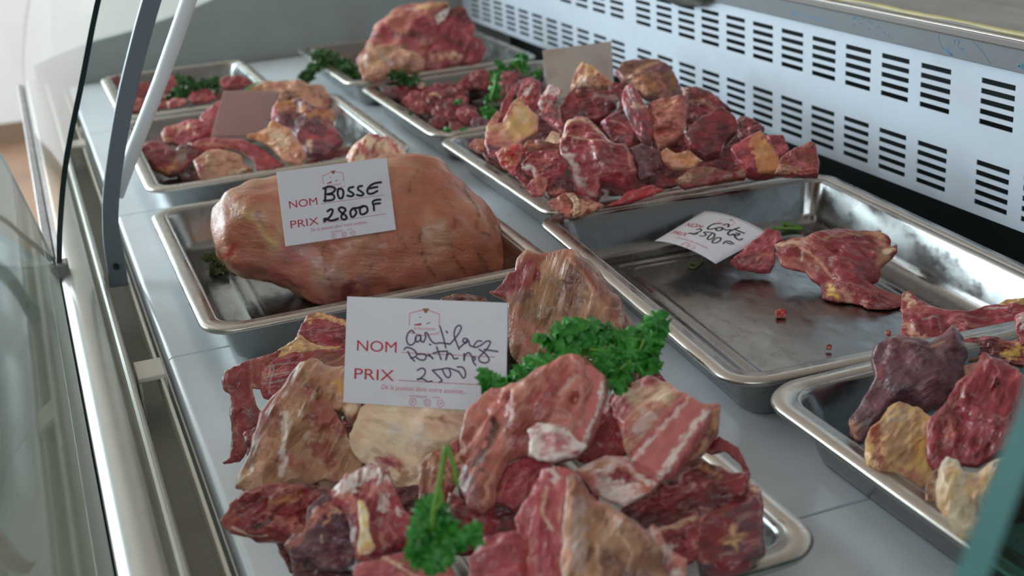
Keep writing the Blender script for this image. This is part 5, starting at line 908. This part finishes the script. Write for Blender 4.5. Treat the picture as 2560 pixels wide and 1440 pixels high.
# ---------------------------------------------------------------- price cards
def homog(px):
    A = []
    for (s, t), (u, v) in zip([(0, 1), (1, 1), (1, 0), (0, 0)], px):
        A.append([s, t, 1, 0, 0, 0, -u * s, -u * t, -u]); A.append([0, 0, 0, s, t, 1, -v * s, -v * t, -v])
    H = np.linalg.svd(np.array(A, float))[2][-1].reshape(3, 3); return H
class Card:
    """a rectangular card set by its four corners (TL, TR, BR, BL) and a sag across its width"""
    def __init__(s, name, label, px, depths, material, sag=0.0, th=0.0005, group='price cards on the meat'):
        s.px = px; s.c = [at_d(x, y, d) for (x, y), d in zip(px, depths)]; s.H = homog(px); s.Hi = np.linalg.inv(s.H)
        s.n = np.cross(s.c[1] - s.c[3], s.c[0] - s.c[2]); s.n /= np.linalg.norm(s.n)
        if s.n @ (CAM - s.c[0]) < 0: s.n = -s.n
        s.sag = sag; s.root = empty(name, tuple(s.c[3]), label, 'price card', group)
        k = 14; V = []; Fc = []
        for off in (0, -th):
            for j in range(k + 1):
                for i in range(k + 1): V.append(s.S(i / k, j / k, off))
        m2 = (k + 1) ** 2
        for j in range(k):
            for i in range(k):
                a = j * (k + 1) + i; Fc += [(a, a + 1, a + k + 2, a + k + 1), (m2 + a + k + 1, m2 + a + k + 2, m2 + a + 1, m2 + a)]
        rim = [i for i in range(k + 1)] + [(j + 1) * (k + 1) - 1 for j in range(1, k + 1)] + [k * (k + 1) + i for i in range(k - 1, -1, -1)] + [j * (k + 1) for j in range(k - 1, 0, -1)]
        Fc += [(rim[i], m2 + rim[i], m2 + rim[(i + 1) % len(rim)], rim[(i + 1) % len(rim)]) for i in range(len(rim))]
        mesh_np('card_sheet', V, Fc, material, sag > 0, s.root)
    def S(s, a, b, off=0.0):
        P = s.c[3] * (1 - a) * (1 - b) + s.c[2] * a * (1 - b) + s.c[0] * (1 - a) * b + s.c[1] * a * b
        return P + s.n * (off - s.sag * 4 * (a - .5) ** 2 + s.sag)
    def st(s, pts):
        q = np.column_stack([np.array(pts, float), np.ones(len(pts))]) @ s.Hi.T; return q[:, :2] / q[:, 2:]
    def strokes(s, name, material, fr, lines, width, off=0.00025, label=None):
        """pen strokes given as measured points; width in metres"""
        m = MB()
        for L in lines:
            wd = width
            if isinstance(L, tuple) and not isinstance(L[0], (tuple, list)): wd, L = L
            q = s.st(fr(L)); n = max(2, 6 * (len(L) - 1)) if len(L) > 2 else 2
            q = curve_pts(q, n) if len(L) > 2 else q
            P = np.array([s.S(a, b, off) for a, b in q]); V, Fc = flat_ribbon(P, wd, s.n, 0); m.add(V, Fc)
            if wd > 0.0009:
                for p in (P[0], P[-1]):
                    T = np.cross(s.n, [0, 0, 1.0]); T /= np.linalg.norm(T); B = np.cross(s.n, T)
                    m.add([p + (T * math.cos(x) + B * math.sin(x)) * wd / 2 + s.n * 0.00003 for x in np.linspace(0, 6.283, 11)[:-1]], [tuple(range(10))])
        o = mesh_np(name, m.v, m.f, material, False, s.root)
        if label: o['label'] = label
        return o
    def text(s, name, material, body, st0, st1, h, off=0.0002, shear=0.0, bold=0.0):
        """printed words between two card points, letter height h (card heights)"""
        cu = bpy.data.curves.new('t', 'FONT'); cu.body = body; cu.shear = shear; cu.offset = bold; ob = bpy.data.objects.new('t', cu); COL.objects.link(ob)
        bpy.context.view_layer.update(); me = bpy.data.meshes.new_from_object(ob.evaluated_get(bpy.context.evaluated_depsgraph_get()))
        bpy.data.objects.remove(ob); V = np.array([v.co[:] for v in me.vertices]); Fc = [tuple(p.vertices) for p in me.polygons]; bpy.data.meshes.remove(me)
        x0, x1 = V[:, 0].min(), V[:, 0].max(); u = (V[:, 0] - x0) / (x1 - x0); yy = V[:, 1] / 0.72
        a = st0[0] + (st1[0] - st0[0]) * u; b = st0[1] + (st1[1] - st0[1]) * u + yy * h
        return mesh_np(name, [s.S(p, q_, off) for p, q_ in zip(a, b)], Fc, material, False, s.root)
    def print_common(s, pale):
        s.text('printed_name_word', INKRED, 'NOM', (.075, .49), (.325, .49), .105); s.text('printed_price_word', INKRED, 'PRIX', (.065, .225), (.315, .225), .105)
        I = lambda p: p
        def ln(name, a, b, wd, mt=INKRED): return flat(s, name, [[a, b]], wd, mt)
        def flat(c, name, lines, wd, mt):
            m = MB()
            for L in lines:
                P = np.array([c.S(x, y, .00018) for x, y in L]); m.add(*flat_ribbon(P, wd, c.n, 0))
            return mesh_np(name, m.v, m.f, mt, False, c.root)
        ln('name_rule', (.355, .495), (.93, .495), .0004); ln('price_rule', (.345, .235), (.93, .235), .0004)
        s.text('slogan', pale, 'De la passion dans votre assiette...', (.235, .145), (.76, .145), .045, shear=.3)
        s.text('web_line', pale, 'sodepa . cm', (.41, .088), (.60, .088), .026)
        h = [[(.40, .755), (.40, .865), (.49, .905)], [(.51, .905), (.585, .868), (.585, .75)], [(.40, .705), (.405, .685), (.49, .662), (.585, .69), (.585, .712)]]
        flat(s, 'logo_frame', h, .0006, pale)
        s.text('logo_word', pale, 'la boucherie', (.43, .715), (.56, .715), .028, shear=.2)
        m = MB()
        for quad in ([(.43, .762), (.475, .778), (.475, .756), (.432, .752)],): m.add([s.S(x, y, .0002) for x, y in quad], [(0, 1, 2, 3)])
        mesh_np('logo_blade', m.v, m.f, INKRED, False, s.root)
        m = MB()
        for quad in ([(.478, .915), (.522, .918), (.505, .872), (.495, .872)], [(.505, .775), (.53, .792), (.532, .785), (.51, .768)], [(.462, .835), (.472, .838), (.47, .825), (.463, .826)]): m.add([s.S(x, y, .0002) for x, y in quad], [(0, 1, 2, 3)])
        mesh_np('logo_marks', m.v, m.f, INKBRN, False, s.root)
        for k, xc in enumerate((.435, .525, .605)):
            ci = [[(xc + .021 * math.cos(t), .043 + .0315 * math.sin(t)) for t in np.linspace(0, 6.283, 20)]]
            ci += [[[(xc - .004, .025), (xc - .004, .055), (xc + .006, .060)], [(xc - .010, .043), (xc + .005, .043)]], [[(xc - .01, .03), (xc - .01, .056), (xc + .01, .056), (xc + .01, .03), (xc - .01, .03)]], [[(xc - .010, .034), (xc + .002, .040), (xc + .010, .055)], [(xc - .006, .046), (xc + .006, .046)]]][k]
            flat(s, 'social_icon', ci, .00045, pale)
def solve_depths(px, wdt, hgt):
    src = np.array([(0, hgt), (wdt, hgt), (wdt, 0), (0, 0)], float); A = []
    for (X, Y), (u, v) in zip(src, px):
        u = (u - 1280) / F_PX; v = (v - 720) / F_PX
        A.append([X, Y, 1, 0, 0, 0, -u * X, -u * Y, -u]); A.append([0, 0, 0, X, Y, 1, -v * X, -v * Y, -v])
    H = np.linalg.svd(np.array(A))[2][-1].reshape(3, 3); H = -H if H[2, 2] < 0 else H
    s = 2 / (np.linalg.norm(H[:, 0]) + np.linalg.norm(H[:, 1])); return [float((H @ np.array([x, y, 1.0]))[2] * s) for x, y in src]
pb = [(691, 430), (966, 394), (990, 574), (714, 616)]
cb = Card('price_card', 'white price card reading BOSSE 2800F in black marker, leaning on the hump roast', pb, solve_depths(pb, .117, .078), PAPER, 0.0)
cb.print_common(INKPALE)
FCB = Fr(680, 390, .166667)
cb.strokes('marker_name', INKBLK, FCB, [[(770, 490), (850, 460), (930, 475), (945, 510), (900, 555), (830, 575)], [(830, 575), (910, 580), (935, 620), (900, 660), (780, 672)], [(805, 480), (800, 580), (795, 680)], [(990, 500), (985, 570), (1010, 630), (1050, 630), (1070, 570), (1060, 510), (1020, 490), (990, 505)],
    [(1220, 465), (1160, 480), (1150, 520), (1200, 550), (1225, 580), (1190, 605), (1130, 595)], [(1350, 450), (1300, 460), (1290, 500), (1330, 530), (1370, 565), (1340, 595), (1275, 585)], [(1635, 395), (1540, 410), (1470, 450), (1430, 510), (1440, 560), (1500, 565), (1580, 525)], [(1450, 490), (1520, 475), (1580, 465)]], .0024)
cb.strokes('marker_price', INKBLK, FCB, [[(830, 830), (880, 800), (910, 815), (890, 880), (840, 940), (780, 980)], [(780, 950), (810, 940), (860, 965), (920, 965), (990, 940)], [(1095, 790), (1040, 770), (1000, 800), (1040, 850), (1100, 890), (1120, 930), (1080, 955), (1040, 930), (1050, 880), (1100, 820), (1095, 790)],
    [(1270, 780), (1210, 790), (1175, 840), (1190, 910), (1230, 905), (1265, 850), (1240, 800)], [(1220, 790), (1300, 775), (1370, 750)], [(1370, 750), (1320, 790), (1325, 860), (1370, 875), (1430, 830), (1420, 765), (1370, 750)], [(1625, 655), (1560, 660), (1510, 690), (1525, 750), (1530, 815)], [(1520, 725), (1570, 715), (1620, 710)]], .0024)
pc = [(868, 741), (1269, 757), (1265, 1031), (858, 1006)]
cc = Card('price_card', 'white price card reading Cartilage Poitrine 2500 in violet pen, standing in the front tray', pc, solve_depths(pc, .120, .080), PAPER, 0.0)
cc.print_common(INKPALE)
FCC = Fr(850, 730, .208333)
cc.strokes('pen_name', INKVIO, FCC, [[(890, 490), (860, 460), (815, 500), (800, 570), (820, 625), (860, 635), (900, 600), (915, 550)], [(960, 520), (915, 530), (905, 575), (930, 600), (965, 570), (968, 520), (975, 590), (1005, 600)], [(1005, 600), (1030, 540), (1020, 495), (1045, 490), (1060, 520), (1080, 560), (1110, 600), (1150, 620), (1200, 610), (1320, 625)],
    [(1200, 410), (1230, 510), (1255, 600), (1270, 670)], [(1320, 625), (1380, 560), (1440, 470), (1455, 420), (1425, 400), (1385, 440), (1370, 520), (1400, 610), (1430, 690)], [(1430, 670), (1490, 620), (1530, 570), (1490, 560), (1475, 590), (1510, 615), (1540, 580), (1560, 640), (1610, 660)],
    [(1700, 590), (1650, 590), (1610, 640), (1620, 665), (1690, 640), (1760, 590), (1805, 600), (1780, 660), (1730, 720), (1690, 760), (1665, 800), (1690, 840), (1750, 850), (1790, 820), (1770, 770), (1720, 720), (1670, 690)], [(1730, 690), (1800, 700), (1895, 715)], [(1275, 470), (1290, 490)], [(1075, 628), (1090, 634)]], .00115)
cc.strokes('pen_second_line', INKVIO, FCC, [[(770, 690), (800, 665), (860, 680), (910, 720), (915, 770), (850, 795)], [(815, 715), (850, 780), (895, 830)], [(930, 750), (980, 745), (1030, 760), (1020, 810), (970, 815), (920, 790)], [(1040, 760), (1085, 770), (1120, 805), (1070, 750)], [(1160, 660), (1190, 740), (1215, 810)], [(1120, 735), (1200, 715), (1290, 710)], [(1290, 715), (1280, 770), (1270, 820), (1300, 740), (1340, 750), (1370, 800), (1415, 795)],
    [(1490, 740), (1490, 825), (1500, 760), (1545, 730), (1580, 770), (1600, 840), (1630, 880)], [(1600, 830), (1625, 800), (1610, 780), (1590, 800)]], .00115)
cc.strokes('pen_price', INKVIO, FCC, [[(930, 940), (980, 915), (1020, 935), (1015, 990), (960, 1040), (930, 1050)], [(930, 1045), (1000, 1045), (1050, 1075), (1105, 1070)], [(1110, 940), (1150, 980), (1200, 1030), (1225, 1065), (1190, 1085)], [(1110, 940), (1220, 925), (1300, 915), (1370, 935), (1430, 960)], [(1225, 925), (1250, 980), (1280, 1020), (1310, 1025), (1330, 980), (1310, 930)], [(1410, 900), (1470, 905), (1505, 960), (1500, 1020), (1475, 1030), (1450, 990), (1420, 950)]], .00115)
pt = [(1762, 527), (1924, 585), (1789, 659), (1637, 602)]
dc = [float((at_z(x, y, z) - CAM) @ (R @ np.array([0, 0, 1.0]))) for (x, y), z in zip(pt, (.040, .034, .022, .030))]
ct = Card('price_card', 'white price card reading Côte 2500F, lying curved on the nearly empty tray', pt, dc, PAPER, 0.006)
ct.print_common(INKPALE)
FCT = Fr(1640, 520, .1171875)
ct.strokes('marker_name', INKGRN, FCT, [[(1350, 450), (1270, 445), (1170, 480), (1095, 540), (1110, 575), (1180, 570), (1260, 550)], [(1340, 540), (1290, 550), (1275, 590), (1320, 605), (1380, 590), (1410, 550), (1370, 530), (1340, 540)], [(1440, 475), (1500, 460), (1545, 465), (1535, 520)], [(1400, 560), (1500, 585), (1580, 570)], [(1770, 520), (1660, 560), (1560, 610), (1520, 655), (1570, 680), (1640, 650)], [(1660, 555), (1760, 590), (1870, 615)], [(1700, 630), (1770, 640), (1720, 670), (1660, 660), (1690, 720), (1770, 745), (1820, 720)]], .0023)
ct.strokes('marker_price', INKGRN, FCT, [[(860, 570), (930, 560), (960, 590), (900, 630), (770, 660), (690, 640)], [(740, 640), (800, 680), (880, 665)], [(1090, 635), (1010, 640), (1060, 690), (1000, 720), (930, 715)], [(1060, 640), (1150, 640), (1240, 670)], [(1190, 660), (1120, 720), (1090, 780), (1150, 785), (1230, 730), (1240, 680)], [(1330, 740), (1240, 770), (1190, 840), (1260, 845), (1350, 800), (1370, 750), (1330, 740)], [(1560, 790), (1480, 795), (1420, 845)], [(1560, 790), (1640, 825)], [(1500, 820), (1590, 840)]], .0019)
Card('price_card', 'pink-stained blank back of a card standing among the yellow knuckles', [(560, 227), (700, 229), (665, 345), (527, 345)], [1.96, 2.03, 2.00, 1.94], PAPERC, 0.004)
Card('price_card', 'grey-beige blank back of a card standing behind the tall mixed pile', [(1356, 126), (1528, 103), (1536, 225), (1372, 250)], [1.975, 1.995, 1.97, 1.945], PAPERB, 0.0)
